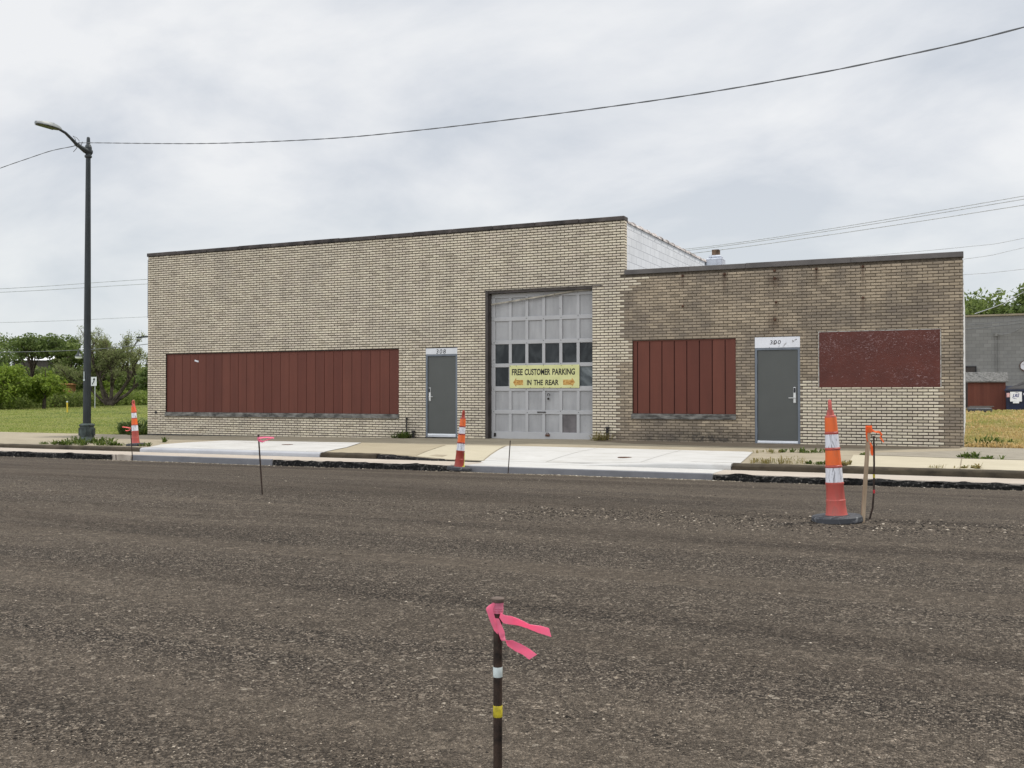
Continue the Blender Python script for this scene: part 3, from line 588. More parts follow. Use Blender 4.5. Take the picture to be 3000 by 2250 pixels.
tag(build('coping', mb, 'clay', tall), 'pale clay tile coping along the white side wall')
part(tall, 'downspout', 'frame', (XL-0.075, XL-0.002, 0.06, 0.16, 3.55, 5.38))
part(low, 'side_wall', 'white_block', (XR-0.2, XR-0.004, 0.032, 14.0, -0.4, LOW-0.02))
mb = MB(); P = []; Rr = []
for k in range(121): P.append((XR-0.002+random.uniform(0, 0.006), 0.05, -0.05+k*0.034)); Rr.append(random.uniform(0.006, 0.017))   # lumpy squeezed-out mortar on the white corner
mb.tube(P, Rr, 6)
build('corner_mortar', mb, 'caulk', low)
part(low, 'back_wall', 'white_block', (XS+0.0, XR-0.2, 13.8, 14.0, -0.4, LOW-0.02))
part(low, 'roof', 'roof', (XS, XR-0.2, 0.25, 13.8, 3.6, 3.7))
mb = MB(); xs_ = [XS+0.004, -6.1, -4.75, -2.4, XR+0.02]
for i, (a, b) in enumerate(zip(xs_[:-1], xs_[1:])):
    d = 0.006 if i == 2 else 0.0; mb.box(a, b-0.002, -0.035-d*0.3, 0.26, LOW+0.002, 4.213+d, 0.006)
build('coping', mb, 'coping_metal', low)
# chimney on the low roof against the white wall
mb = MB(); mb.box(-7.715, -7.20, 8.30, 8.82, 3.705, 5.55, 0.02); mb.box(-7.66, -7.25, 8.35, 8.77, 5.55, 5.65, 0.04)
ch = build('chimney', mb, 'white_block_front', low); mb = MB(); mb.box(-7.56, -7.34, 8.45, 8.67, 5.65, 5.84); build('flue', mb, 'flue', ch)
# red boarded windows
def boards(parent, x0, x1, z0, z1, edges, gap, y, label):
    mb = MB(); mb.cur = 1; mb.face((x0, y+0.02, z0), (x1, y+0.02, z0), (x1, y+0.02, z1), (x0, y+0.02, z1)); mb.cur = 0
    for a, b in zip(edges[:-1], edges[1:]): mb.box(a+gap/2, b-gap/2, y, y+0.018, z0+0.004, z1-0.03)
    mb.box(x0, x1, y-0.008, y+0.016, z1-0.028, z1-0.002)
    o = build('boarded_window', mb, ['red', 'red_gap'], parent); o['label'] = label; return o
x0, x1 = -22.63, -14.22; e_ = [x0]+[x0+0.325+i*(x1-x0-0.65)/25 for i in range(26)]+[x1]
bw = boards(tall, x0, x1, 0.60, 2.39, e_, 0.012, 0.05, 'long boarded window of dark red vertical boards')
mb = MB(); mb.obox((-21.43, 0.045, 2.165), (0.075, 0, -0.02), (0, 0.004, 0), (0.008, 0, 0.022)); build('torn_sticker', mb, 'transom_peel', bw)
x0, x1 = -7.53, -4.99; e_ = [x0]+[x0+0.12+i*0.3085 for i in range(8)]+[x1]
boards(low, x0, x1, 0.67, 2.462, e_, 0.022, 0.045, 'square boarded window of eight dark red boards')
mb = MB(); xs_ = [-22.645, -20.9, -18.6, -17.0, -15.75, -14.205]
for a, b in zip(xs_[:-1], xs_[1:]): mb.box(a+0.002, b-0.002, -0.035, 0.2, 0.475, 0.60, 0.008)
build('window_sill', mb, 'sill', tall)
mb = MB(); mb.box(-7.555, -4.985, -0.035, 0.2, 0.54, 0.668, 0.008); build('window_sill', mb, 'sill', low)
# glossy painted panel
mb = MB(); nx, nz = 40, 20
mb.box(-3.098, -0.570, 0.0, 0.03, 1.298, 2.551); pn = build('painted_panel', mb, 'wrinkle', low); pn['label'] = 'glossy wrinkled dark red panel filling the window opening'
mb = MB(); mb.box(-3.118, -3.100, -0.004, 0.03, 1.31, 2.568); mb.box(-0.568, -0.550, -0.004, 0.03, 1.30, 2.568); mb.box(-3.100, -0.568, -0.004, 0.03, 2.553, 2.568); build('caulk_edge', mb, 'caulk', pn)
# steel doors
def door(parent, fx0, fx1, zb, zh, zt, num, nx0, nx1, nz0, nz1, tmat, hinge_left, step):
    d = thing('door', ((fx0+fx1)/2, 0.05, zb), None, None); d.parent = parent; po = ORG[parent.name]; d.location = (d.location[0]-po[0], d.location[1]-po[1], d.location[2]-po[2])
    ORG[d.name] = ((fx0+fx1)/2, 0.05, zb)
    t = MB(); t.box(fx0, fx1, 0.008, 0.06, zh+0.002, zt); tr = build('transom', t, tmat, d)
    build('house_number', text_mb(num, nx0, nx1, nz0, nz1, 0.0075, 0.002, 0.12, 0.004, 1.25), 'black_paint', tr)
    f = MB(); jw = 0.05
    f.box(fx0, fx0+jw, 0.012, 0.16, zb, zh); f.box(fx1-jw, fx1, 0.012, 0.16, zb, zh); f.box(fx0+jw, fx1-jw, 0.012, 0.16, zh-0.05, zh)
    build('frame', f, 'frame', d)
    l = MB(); l.box(fx0+jw+0.004, fx1-jw-0.004, 0.04, 0.085, zb+0.035, zh-0.055, 0.003); lf = build('leaf', l, 'door', d)
    s = MB(); s.box(fx0+jw+0.004, fx1-jw-0.004, 0.022, 0.04, zb+0.035, zb+0.085); build('sweep', s, 'alu', lf)
    s = MB(); s.box(fx0+jw, fx1-jw, 0.02, 0.16, zb+0.005, zb+0.025); build('threshold', s, 'alu', d)
    hx = fx0+0.115 if not hinge_left else fx1-0.125; sg = 1 if not hinge_left else -1
    h = MB(); h.box(hx-0.032, hx+0.032, 0.018, 0.04, zb+0.96, zb+1.33, 0.01); lk = build('lock', h, 'silver', lf)
    h = MB(); h.box(hx-0.022, hx+0.022, 0.0125, 0.018, zb+1.20, zb+1.31, 0.002); build('keypad', h, 'keypad', lk)
    h = MB(); h.tube([(hx, 0.018, zb+1.08), (hx, -0.03, zb+1.08), (hx+sg*0.02, -0.042, zb+1.08), (hx+sg*0.125, -0.042, zb+1.078)], 0.010, 8); build('handle', h, 'silver', lk)
    if hinge_left:
        for hz in (0.25, 1.05, 1.87):
            h = MB(); h.tube([(fx0+jw+0.002, 0.034, zb+hz), (fx0+jw+0.002, 0.034, zb+hz+0.12)], 0.008, 8); build('hinge', h, 'frame', d)
    if step:
        h = MB(); h.box(fx0+0.0, fx1, -0.05, 0.18, zb-0.22, zb, 0.01); build('step', h, 'darkstep', d)
    return d
d = door(tall, -13.372, -12.408, 0.0, 2.225, 2.388, '308', -13.05, -12.755, 2.24, 2.358, 'transom', False, True); d['label'] = 'gray steel door 308 with keypad lock on its left'
d = door(low, -4.547, -3.523, -0.02, 2.222, 2.470, '300', -4.20, -3.955, 2.30, 2.395, 'transom_peel', True, False); d['label'] = 'gray steel door 300 under a peeling white transom'
# garage door
gd = thing('garage_door', (-10.0, 0.12, 0), None, None); gd.parent = tall; gd.location = (-10.0+15.55, 0.12, 0); ORG[gd.name] = (-10.0, 0.12, 0)
X0, X1 = -11.47, -8.45; Y0 = 0.17
rows = [(3.175, 3.675), (2.565, 3.065), (1.955, 2.46), (1.355, 1.855), (0.735, 1.23), (0.165, 0.63)]; rows = [(a, b) for a, b in rows]
cols = [(-11.36+0.4755*i, -11.36+0.4755*i+0.395) for i in range(6)]
f = MB(); zc2 = [3.797]+[v for a, b in rows for v in (b, a)]+[-0.02]
for i in range(0, len(zc2), 2): f.box(X0, X1, Y0, Y0+0.05, zc2[i+1], zc2[i], 0.006)
for a, b in rows:
    xe = [X0]+[v for c in cols for v in c]+[X1]
    for i in range(0, len(xe), 2): f.box(xe[i], xe[i+1], Y0+0.001, Y0+0.05, a+0.0005, b-0.0005)
build('frame', f, 'rail', gd)
for r, (a, b) in enumerate(rows):
    for c, (xa, xb) in enumerate(cols):
        win = r == 2 or r == 3
        m = MB(); yy = Y0+0.030 if not win else Y0+0.034; m.box(xa-0.004, xb+0.004, yy, yy+0.015, a-0.004, b+0.004)
        if win: build('window', m, 'glass_hazy' if (r == 3 and c == 5) else 'glass', gd)
        elif r == 5 and c == 4: o = build('panel', m, 'patch', gd); o['label'] = 'bare brown panel at the bottom right'
        else: build('panel', m, 'garage', gd)
m = MB(); m.tube([(-10.13, Y0-0.02, 0.685), (-9.93, Y0-0.02, 0.685)], 0.011, 8); m.obox((-10.13, Y0-0.008, 0.685), (0.015, 0, 0), (0, 0.012, 0), (0, 0, 0.015)); m.obox((-9.93, Y0-0.008, 0.685), (0.015, 0, 0), (0, 0.012, 0), (0, 0, 0.015)); build('handle', m, 'iron', gd)
m = MB(); m.tube([(-9.86, Y0-0.014, 1.10), (-9.86, Y0-0.014, 1.15), (-9.83, Y0-0.014, 1.17), (-9.80, Y0-0.014, 1.15), (-9.80, Y0-0.014, 1.10)], 0.008, 8); build('hasp', m, 'iron', gd); m = MB(); m.lathe([(0.03, 0), (0.03, 0.012)], 12, (0, 0, 0)); n = len(m.v)
for q in range(n-24, n): v = m.v[q]; m.v[q] = (-9.84+v[0], Y0-0.002-v[2], 1.03+v[1])
build('keyhole', m, 'iron', gd)
m = MB(); m.box(-9.92, -9.80, Y0-0.03, Y0-0.002, 0.06, 0.115, 0.008); m.tube([(-9.90, Y0-0.02, 0.11), (-9.89, Y0-0.02, 0.15), (-9.83, Y0-0.02, 0.15), (-9.82, Y0-0.02, 0.11)], 0.008, 8); build('padlock', m, 'rust', gd)
m = MB(); m.box(-11.40, -11.33, Y0-0.012, Y0-0.001, 0.03, 0.13, 0.004); build('bracket', m, 'iron', gd)
random.seed(3)
for cx in (-10.455, -9.98, -9.505, -11.405, -9.03):
    for z in (3.72, 3.12, 2.51, 1.905, 1.29, 0.68):
        m = MB(); m.obox((cx+random.uniform(-0.02, 0.02), Y0-0.003, z+random.uniform(-0.03, 0.03)), (0.008, 0, 0), (0, 0.003, 0), (0, 0, 0.008)); build('bolt', m, 'iron', gd)
m = MB(); m.box(-11.568, -11.495, -0.004, 0.169, -0.2, 3.848); m.box(-11.495, -11.472, 0.10, 0.20, -0.2, 3.795); m.box(-11.495, -8.577, 0.015, 0.20, 3.797, 3.848)
o = build('jamb', m, 'jamb', tall)
m = MB(); m.box(-11.60, -8.30, -0.006, 0.05, 3.852, 3.875); build('lintel', m, 'jamb', tall)
m = MB(); m.obox((-10.02, 0.12, 3.672), (1.435, 0, 0.158), (0, 0.006, 0), (-0.002, 0, 0.018)); m.obox((-8.95, 0.118, 3.77), (0.30, 0, 0.012), (0, 0.008, 0), (0, 0, 0.012)); m.obox((-9.65, 0.118, 3.70), (0.006, 0, 0.05), (0, 0.004, 0), (0.01, 0, 0)); build('loose_strip', m, 'bar', tall)
m = MB(); m.box(-11.45, -8.58, 0.10, 0.22, -0.06, -0.022); build('sill_plate', m, 'darkstep', tall)
m = MB(); m.lathe([(0.045, 0), (0.045, 0.02)], 14); m.v = [(-23.02+v[0]*1.3, -0.004+v[2]*0.1, 0.585+v[1]) for v in m.v]; o = build('vent_hole', m, 'lid', tall)
# dark base course strip below the left bricks
part(tall, 'base_strip', 'darkstep', (XL+0.01, -13.40, -0.012, 0.03, -0.35, -0.075))
# rusty sign anchors on the low wall
m = MB()
for bx, bz in ((-6.264, 4.0), (-5.25, 3.99), (-4.084, 4.01), (-4.085, 3.83), (-4.055, 3.276), (-4.084, 2.867), (-6.258, 3.267), (-3.15, 4.0), (-2.15, 4.0), (-2.15, 3.3)):
    a = MB(); a.tube([(bx, 0.01, bz), (bx, -0.05, bz)], 0.014, 8); a.lathe([(0.03, 0), (0.03, 0.008)], 10); n = len(a.v)
    for q in range(n-20, n): v = a.v[q]; a.v[q] = (bx+v[0], -0.006-v[2], bz+v[1])
    build('anchor_bolt', a, 'rust', low)
# ------------------------------------------------------------------ sign on the garage door
sg = thing('parking_sign', (-9.955, Y0-0.004, 1.305), 'faded yellow sign FREE CUSTOMER PARKING IN THE REAR on the garage door', 'sign')
m = MB(); m.box(-10.933, -8.981, Y0-0.024, Y0-0.004, 1.305, 1.90, 0.006); build('board', m, 'sign', sg)
yb = Y0-0.0241
def sx(p): return -10.933+(p-50)/1900*1.952
def sz(p): return 1.90-(p-165)/635*0.595
def words(ws, z0, z1):
    mb = MB()
    for wd, a, b in ws:
        t = text_mb(wd, sx(a), sx(b), sz(z0), sz(z1), yb, 0.002, 0.04, 0.027); mb.add(t.v, t.f)
    return mb
build('lettering', words([('FREE', 115, 420), ('CUSTOMER', 472, 1175), ('PARKING', 1228, 1835)], 440, 265), 'black_paint', sg)
build('lettering', words([('IN', 535, 662), ('THE', 722, 975), ('REAR', 1040, 1402)], 720, 570), 'black_paint', sg)
def arrow(tip, tail, head):
    mb = MB(); pts = [(tip, 640), (head, 512), (head, 572), (tail, 572), (tail, 715), (head, 715), (head, 768)]
    if tip > tail: pts = pts[::-1]
    f_ = [(sx(a), yb-0.002, sz(b)) for a, b in pts]; g_ = [(sx(a), yb, sz(b)) for a, b in pts]; n = len(pts); mb.add(f_+g_, [tuple(reversed(range(n))), tuple(range(n, 2*n))]+[(i, (i+1) % n, n+(i+1) % n, n+i) for i in range(n)]); return mb
build('arrow', arrow(150, 430, 238), 'arrow', sg); build('arrow', arrow(1835, 1520, 1755), 'arrow', sg)
for a, b in [(a, 185) for a in (70, 245, 540, 985, 1470, 1760)]+[(a, 788) for a in (630, 1000, 1160, 1465, 1710)]:
    m = MB(); m.obox((sx(a), yb-0.001, sz(b)), (0.009, 0, 0), (0, 0.002, 0), (0, 0, 0.008)); build('screw', m, 'iron', sg)
# stub pipes at the wall foot
def pipe(x, h, r, label, y=-0.06):
    m = MB(); z = surf_s(x, y); m.tube([(x, y, z-0.05), (x, y, z+h)], r, 10); m.lathe([(r*1.5, 0), (r*1.5, 0.05)], 10, (x, y, z+h-0.05)); return tag(build('stub_pipe', m, 'iron', at=(x, y, z)), label, 'pipe', 'rusty stub pipes at the wall foot')
pipe(-13.93, 0.56, 0.02, 'taller thin black stub pipe at the wall just left of door 308'); pipe(-13.72, 0.2, 0.035, 'short thick black stub pipe between the tall one and door 308')
pipe(-8.16, 0.34, 0.035, 'dark stub pipe with a dead weed, right of the garage door')
# ------------------------------------------------------------------ street lamp
LX, LY = -21.08, -4.40; LZ = surf_s(LX, LY)
lp = thing('street_lamp', (LX, LY, LZ), 'tall dark street lamp at the curb with one arm and overhead cables', 'street lamp')
m = MB(); m.lathe([(0.235, -0.05), (0.235, 0.05), (0.205, 0.12), (0.192, 0.15), (0.185, 0.42), (0.203, 0.44), (0.203, 0.47), (0.14, 0.50)], 8, (LX, LY, LZ), ph=R(22.5)); 
for a in range(4): 
    th_ = R(90*a+25); m.obox((LX+0.178*math.cos(th_), LY+0.178*math.sin(th_), LZ+0.28), (0.02*math.cos(th_), 0.02*math.sin(th_), 0), (-0.06*math.sin(th_), 0.06*math.cos(th_), 0), (0, 0, 0.10))
build('base', m, 'lamp_base', lp)
m = MB(); m.lathe([(0.093, 0.49), (0.088, 2.0), (0.070, 5.0), (0.056, 7.52)], 16, (LX, LY, LZ)); 
for k in range(16):
    a = 2*math.pi*k/16; m.tube([(LX+0.092*math.cos(a), LY+0.092*math.sin(a), LZ+0.49), (LX+0.069*math.cos(a), LY+0.069*math.sin(a), LZ+5.0), (LX+0.055*math.cos(a), LY+0.055*math.sin(a), LZ+7.5)], [0.009, 0.007, 0.005], 6, False)
build('pole', m, 'lamp_green', lp, smooth='auto')
m = MB(); m.lathe([(0.07, 7.50), (0.092, 7.52), (0.092, 7.56), (0.068, 7.58), (0.075, 7.62), (0.09, 7.66), (0.09, 7.78), (0.068, 7.84), (0.05, 7.86), (0.043, 8.02), (0.033, 8.05)], 16, (LX, LY, LZ)); build('pole_cap', m, 'lamp_green', lp)
m = MB(); m.tube([(LX, LY+0.08, 7.545), (LX, LY-0.10, 7.56), (LX, LY-0.25, 7.61), (LX, LY-0.39, 7.665), (LX, LY-0.55, 7.768), (LX, LY-0.73, 7.87), (LX, LY-0.96, 7.925)], [0.085, 0.078, 0.055, 0.045, 0.04, 0.036, 0.034], 10); build('arm', m, 'lamp_green', lp, smooth='auto')
hd = MB(); ns = 14; vs = []; fs = []
for i in range(ns+1):
    u = i/ns; y = LY-0.90-0.72*u; wv = 0.035+0.135*math.sin(math.pi*min(1, u*0.9+0.06))**0.7*(1-0.25*u if u < 0.9 else 0.62); zt = 7.955+0.05*math.sin(math.pi*min(1, u*0.9+0.08)); zb = 7.90
    vs += [(LX-wv, y, zb), (LX-wv, y, zb+0.02), (LX-wv*0.6, y, zt), (LX+wv*0.6, y, zt), (LX+wv, y, zb+0.02), (LX+wv, y, zb)]
for i in range(ns):
    for k in range(6): fs.append((i*6+k, i*6+(k+1) % 6, i*6+6+(k+1) % 6, i*6+6+k))
fs += [tuple(range(6)), tuple(reversed(range(ns*6, ns*6+6)))]; hd.add(vs, fs); lh = build('lamp_head', hd, 'lamp_head', lp, smooth='auto')
m = MB(); m.box(LX-0.125, LX+0.125, LY-1.56, LY-1.02, 7.884, 7.899, 0.01); build('lens', m, 'lens', lh)
m = MB(); m.lathe([(0.03, 0), (0.03, 0.03)], 10, (LX, LY-1.1, 8.0)); build('photocell', m, 'lamp_base', lh)
m = MB(); m.box(LX-0.03, LX+0.03, LY-0.105, LY-0.097, LZ+1.62, LZ+1.66); m.box(LX-0.012, LX+0.012, LY-0.105, LY-0.097, LZ+1.66, LZ+1.86); build('tag_plate', m, 'tape_white', lp)
# ------------------------------------------------------------------ overhead wires
def wire(pts, r, mat, label, twist=0.0, sub=10):
    P = [Vector(p) for p in pts]; out = []
    for i in range(len(P)-1):
        p0, p1, p2, p3 = P[max(i-1, 0)], P[i], P[i+1], P[min(i+2, len(P)-1)]
        for k in range(sub):
            t = k/sub; out.append(0.5*((2*p1)+(p2-p0)*t+(2*p0-5*p1+4*p2-p3)*t*t+(3*p1-p0-3*p2+p3)*t*t*t))
    out.append(P[-1]); mb = MB()
    if twist:
        fine = []
        for a, b in zip(out[:-1], out[1:]):
            n = max(2, int((b-a).length/0.09))
            for k in range(n): fine.append(a.lerp(b, k/n))
        L = 0.0
        for s_ in (0, math.pi):
            q = []; L = 0.0
            for i, p in enumerate(fine):
                if i: L += (p-fine[i-1]).length
                a = L/twist*2*math.pi+s_; q.append(p+Vector((math.cos(a)*0.3, math.cos(a)*0.3, math.sin(a)))*r*0.45)
            mb.tube(q, r*0.75, 5, False)
    else: mb.tube(out, r, 6)
    c = out[0]; return tag(build('overhead_wire', mb, mat, at=tuple(c)), label, 'wire', 'overhead wires')
wire([(-21.08, -4.79, 7.68), (-20.39, -4.96, 7.58), (-15.57, -6.15, 6.77), (-11.61, -7.14, 6.21), (-9.13, -7.75, 5.95), (-7.02, -8.27, 5.77), (-5.21, -8.72, 5.63), (-3.64, -9.11, 5.53), (-2.26, -9.45, 5.475), (-1.04, -9.76, 5.455), (0.61, -10.16, 5.50), (3.5, -10.9, 5.75), (9, -12.3, 6.6)], 0.010, 'cable', 'thick twisted cable from the street lamp rising to the upper right', 0.9, 6)
wire([(-21.08, -4.79, 7.66), (-21.19, -4.78, 7.62), (-22.06, -4.73, 7.60), (-23.04, -4.67, 7.5), (-24.19, -4.6, 7.37), (-26.0, -4.5, 7.12), (-32, -4.2, 6.6), (-44, -3.6, 6.5)], 0.010, 'cable', 'thick twisted cable from the street lamp going down to the left', 0.9, 6)
m = MB()
for pts in ([(-21.08, -4.80, 7.70), (-21.06, -4.84, 7.78), (-21.12, -4.86, 7.86), (-21.0, -4.84, 7.80), (-20.95, -4.80, 7.72)], [(-21.08, -4.74, 7.62), (-21.16, -4.72, 7.56), (-21.28, -4.70, 7.50)], [(-20.98, -4.8, 7.66), (-20.86, -4.82, 7.60), (-20.80, -4.84, 7.68)], [(-21.16, -4.78, 7.66), (-21.10, -4.76, 7.60), (-21.02, -4.78, 7.62), (-20.96, -4.80, 7.70)]): m.tube(pts, 0.008, 5)
build('wire_ties', m, 'cable', lp)
# ------------------------------------------------------------------ channelizer cones
VRc = Vector((math.cos(R(24.8)), math.sin(R(24.8)), 0)); VFc = Vector((-math.sin(R(24.8)), math.cos(R(24.8)), 0))
def cone(loc, lean, back, spin, label, bodymat, stripe=False, size=1.0):
    # lean is seen from the street: positive to the right
    q = Matrix.Rotation(R(lean), 4, VFc) @ Matrix.Rotation(R(back), 4, -VRc) @ Matrix.Rotation(R(spin), 4, 'Z')
    c = thing('traffic_cone', loc, label, 'traffic cone', 'orange and white channelizer cones', q.to_euler()); c.scale = (size, size, size)
    def rad(z): return 0.090-0.040*(z-0.05)/0.92
    m = MB(); m.lathe([(0.218, -0.012), (0.228, 0.006), (0.226, 0.046), (0.210, 0.060), (0.11, 0.064)], 14); build('base', m, 'rubber', c, local=True)
    m = MB(); m.lathe([(0.100, 0.060), (rad(0.06)+0.004, 0.082), (rad(0.16), 0.16), (rad(0.19)+0.003, 0.185), (rad(0.19)+0.003, 0.20), (rad(0.22), 0.205), (rad(0.33), 0.335), (rad(0.35)+0.006, 0.345), (rad(0.35)+0.006, 0.357), (rad(0.36), 0.36),
        (rad(0.50), 0.495), (rad(0.50)+0.006, 0.50), (rad(0.50)+0.006, 0.512), (rad(0.52), 0.517), (rad(0.66), 0.655), (rad(0.66)+0.006, 0.662), (rad(0.66)+0.006, 0.672), (rad(0.68), 0.677), (rad(0.80), 0.80), (rad(0.81)+0.005, 0.807), (rad(0.81)+0.005, 0.817), (rad(0.82), 0.822), (rad(0.955), 0.955), (0.048, 0.968), (0.034, 0.975), (0.030, 0.985)], 24)
    b = build('body', m, bodymat, c, smooth='auto', local=True)
    for z0, z1, mt, nm in ((0.362, 0.493, 'cone_white', 'white_band'), (0.519, 0.653, 'cone_orange', 'orange_band'), (0.679, 0.798, 'cone_white', 'white_band'), (0.824, 0.953, 'cone_orange', 'orange_band')):
        m = MB(); m.lathe([(rad(z0)+0.0015, z0), (rad(z1)+0.0015, z1)], 24, cap=False); build(nm, m, mt, c, smooth=True, local=True)
    m = MB(); m.tube([(-0.018, 0, 0.98), (-0.020, 0, 1.03), (-0.018, 0, 1.085), (-0.006, 0, 1.103), (0.010, 0, 1.10), (0.020, 0, 1.08), (0.021, 0, 1.03), (0.018, 0, 0.98)], [0.019, 0.017, 0.016, 0.016, 0.016, 0.016, 0.017, 0.019], 10); m.lathe([(0.036, 0.972), (0.032, 1.0), (0.026, 1.02)], 14); build('handle', m, bodymat, c, smooth='auto', local=True)
    if stripe:
        m = MB(); m.ribbon([(0.030, -0.094, 0.06), (0.026, -0.090, 0.10), (0.034, -0.086, 0.18), (0.028, -0.083, 0.25), (0.032, -0.080, 0.33)], [(0.012, 0.003, 0), (0.014, 0.003, 0), (0.006, 0.002, 0), (0.008, 0.002, 0), (0.006, 0.002, 0)], 0.0015); m.ribbon([(-0.03, -0.097, 0.065), (0.045, -0.094, 0.08)], [(0, 0, 0.008), (0, 0, 0.014)], 0.0015); build('lime_streak', m, 'lime', c, local=True)
    return c
cone((-1.065, -14.225, 0.006), -3.0, 1.0, 100, 'nearest big cone standing in the road beside the wooden stake', 'cone_body', False, 0.965)
cone((-8.65, -7.0, -0.272), 4.5, 1.0, 80, 'cone leaning right at the gutter in front of the garage, red base with lime streak', 'cone_body_dark', True)
cL = cone((-18.48, -5.26, surf_s(-18.48, -5.26)+0.004), -4.0, 1.0, 60, 'cone leaning left on the curb beside the street lamp, tape hanging from its handle', 'cone_body')
# ------------------------------------------------------------------ survey pins and stakes
VR = Vector((math.cos(R(24.8)), math.sin(R(24.8)), 0)); VZ = Vector((0, 0, 1)); VF = Vector((-math.sin(R(24.8)), math.cos(R(24.8)), 0))
def pin(base, top, r, label, group='steel survey pins', depth=0.15):
    b, t = Vector(base), Vector(top); root = thing('survey_pin', base, label, 'survey pin', group); d = (t-b).normalized()
    m = MB(); m.tube([b-d*depth, b, b.lerp(t, 0.5), t-d*0.006], r, 14); build('rod', m, 'pin', root, smooth='auto'); return root
def rib(root, mat, pts, wid, name='ribbon', th=0.0006, sub=6):
    # pts: (right, up, forward) from the anchor; wid: half-width vectors in the same frame
    an = root[1]; P = []; Wd = []
    for i in range(len(pts)-1):
        q = [Vector(pts[max(i-1, 0)]), Vector(pts[i]), Vector(pts[i+1]), Vector(pts[min(i+2, len(pts)-1)])]; w = [Vector(wid[i]), Vector(wid[i+1])]
        for k in range(sub):
            t = k/sub; P.append(0.5*((2*q[1])+(q[2]-q[0])*t+(2*q[0]-5*q[1]+4*q[2]-q[3])*t*t+(3*q[1]-q[0]-3*q[2]+q[3])*t*t*t)); Wd.append(w[0].lerp(w[1], t))
    P.append(Vector(pts[-1])); Wd.append(Vector(wid[-1]))
    fr = lambda v: VR*v[0]+VZ*v[1]+VF*v[2]
    m = MB(); m.ribbon([Vector(an)+fr(p) for p in P], [fr(v) for v in Wd], th); return build(name, m, mat, root[0], smooth='auto')
# foreground pin
pt = Vector((-1.127, -21.01, 0.587)); fp = pin((pt.x, pt.y, 0.0), (pt.x, pt.y, pt.z), 0.0118, 'dark steel pin nearest the camera with hot pink ribbon and two tape bands')
m = MB(); m.lathe([(0.012, -0.012), (0.016, -0.010), (0.0182, -0.003), (0.0178, 0.0), (0.014, 0.0022), (0.005, 0.003)], 20, tuple(pt)); build('pin_head', m, 'pin_cap', fp, smooth='auto')
u = 0.000297
for nm, z0, z1, mt in (('white_tape', 768, 857, 'tape_white'), ('yellow_tape', 1106, 1208, 'tape_yellow')):
    m = MB(); za, zb = pt.z-(z1-165)*u, pt.z-(z0-165)*u; m.lathe([(0.0122, 0), (0.0126, 0.001), (0.0126, zb-za-0.001), (0.0122, zb-za)], 20, (pt.x, pt.y, za)); build(nm, m, mt, fp, smooth='auto')
F0 = (fp, tuple(pt))
def zp(x, y, f=-0.0145): return ((x-484)*u, -(y-165)*u, f)
m = MB(); prof = []
for i in range(13):
    z = -0.007-0.0026*i; prof.append((0.0150+0.0004*math.sin(i*2.9)+random.uniform(-0.0004, 0.0004), z))
m.lathe(prof[::-1], 18, tuple(pt)); build('ribbon_wrap', m, 'pink', fp, smooth='auto')
W1 = lambda x, y, f=0.0: (x*u, -y*u, f)
rib(F0, 'pink', [zp(450, 195, -0.012), zp(415, 240, -0.022), zp(430, 310, -0.021), zp(455, 390, -0.019), zp(470, 455, -0.016)], [W1(22, -8, 0.004), W1(30, 6, 0.006), W1(30, 10), W1(26, 10), W1(14, 14)])
rib(F0, 'pink', [zp(505, 300, -0.016), zp(540, 335, -0.018), zp(600, 345, -0.02), zp(680, 370, -0.016), zp(760, 405, -0.012), zp(850, 430, -0.012), zp(945, 455, -0.016)], [W1(-6, 24, 0.002), W1(-4, 36), W1(-8, 38, 0.004), W1(-12, 32, 0.012), W1(-10, 24, 0.010), W1(-8, 34, 0.004), W1(10, 38)])
rib(F0, 'pink', [zp(470, 330, -0.0165), zp(492, 395, -0.018), zp(520, 460, -0.019), zp(535, 505, -0.019), zp(590, 545, -0.016), zp(665, 590, -0.013), zp(730, 625, -0.012), zp(795, 672, -0.014)], [W1(24, 4, 0.002), W1(28, -4), W1(26, -8), W1(14, -14, 0.006), W1(-22, 26, 0.004), W1(-24, 32), W1(-26, 30, 0.004), W1(-34, 22)])
# left pin with a pink flag
b = (-7.24, -14.40, 0.0); t_ = (-7.279, -14.423, 0.672); p2 = pin(b, t_, 0.0085, 'thin pin standing in the road with small pink ribbon before the long red boards')
m = MB(); m.lathe([(0.011, -0.01), (0.013, -0.004), (0.011, 0.001)], 12, t_); build('pin_head', m, 'pin', p2)
A = (p2, (-7.277, -14.422, 0.62)); rib(A, 'pink', [(-0.012, 0.012, -0.012), (0.03, 0.022, -0.016), (0.10, 0.026, -0.01), (0.175, 0.02, -0.005)], [(0, 0.016, 0), (0, 0.010, 0.01), (0, 0.006, 0.012), (0, 0.008, 0.006)])
rib(A, 'pink', [(0.0, -0.004, -0.014), (0.05, -0.022, -0.016), (0.09, -0.006, -0.012), (0.15, 0.016, -0.006)], [(0, 0.012, 0), (0.004, 0.009, 0.01), (0.003, 0.008, 0.012), (0, 0.004, 0.004)])
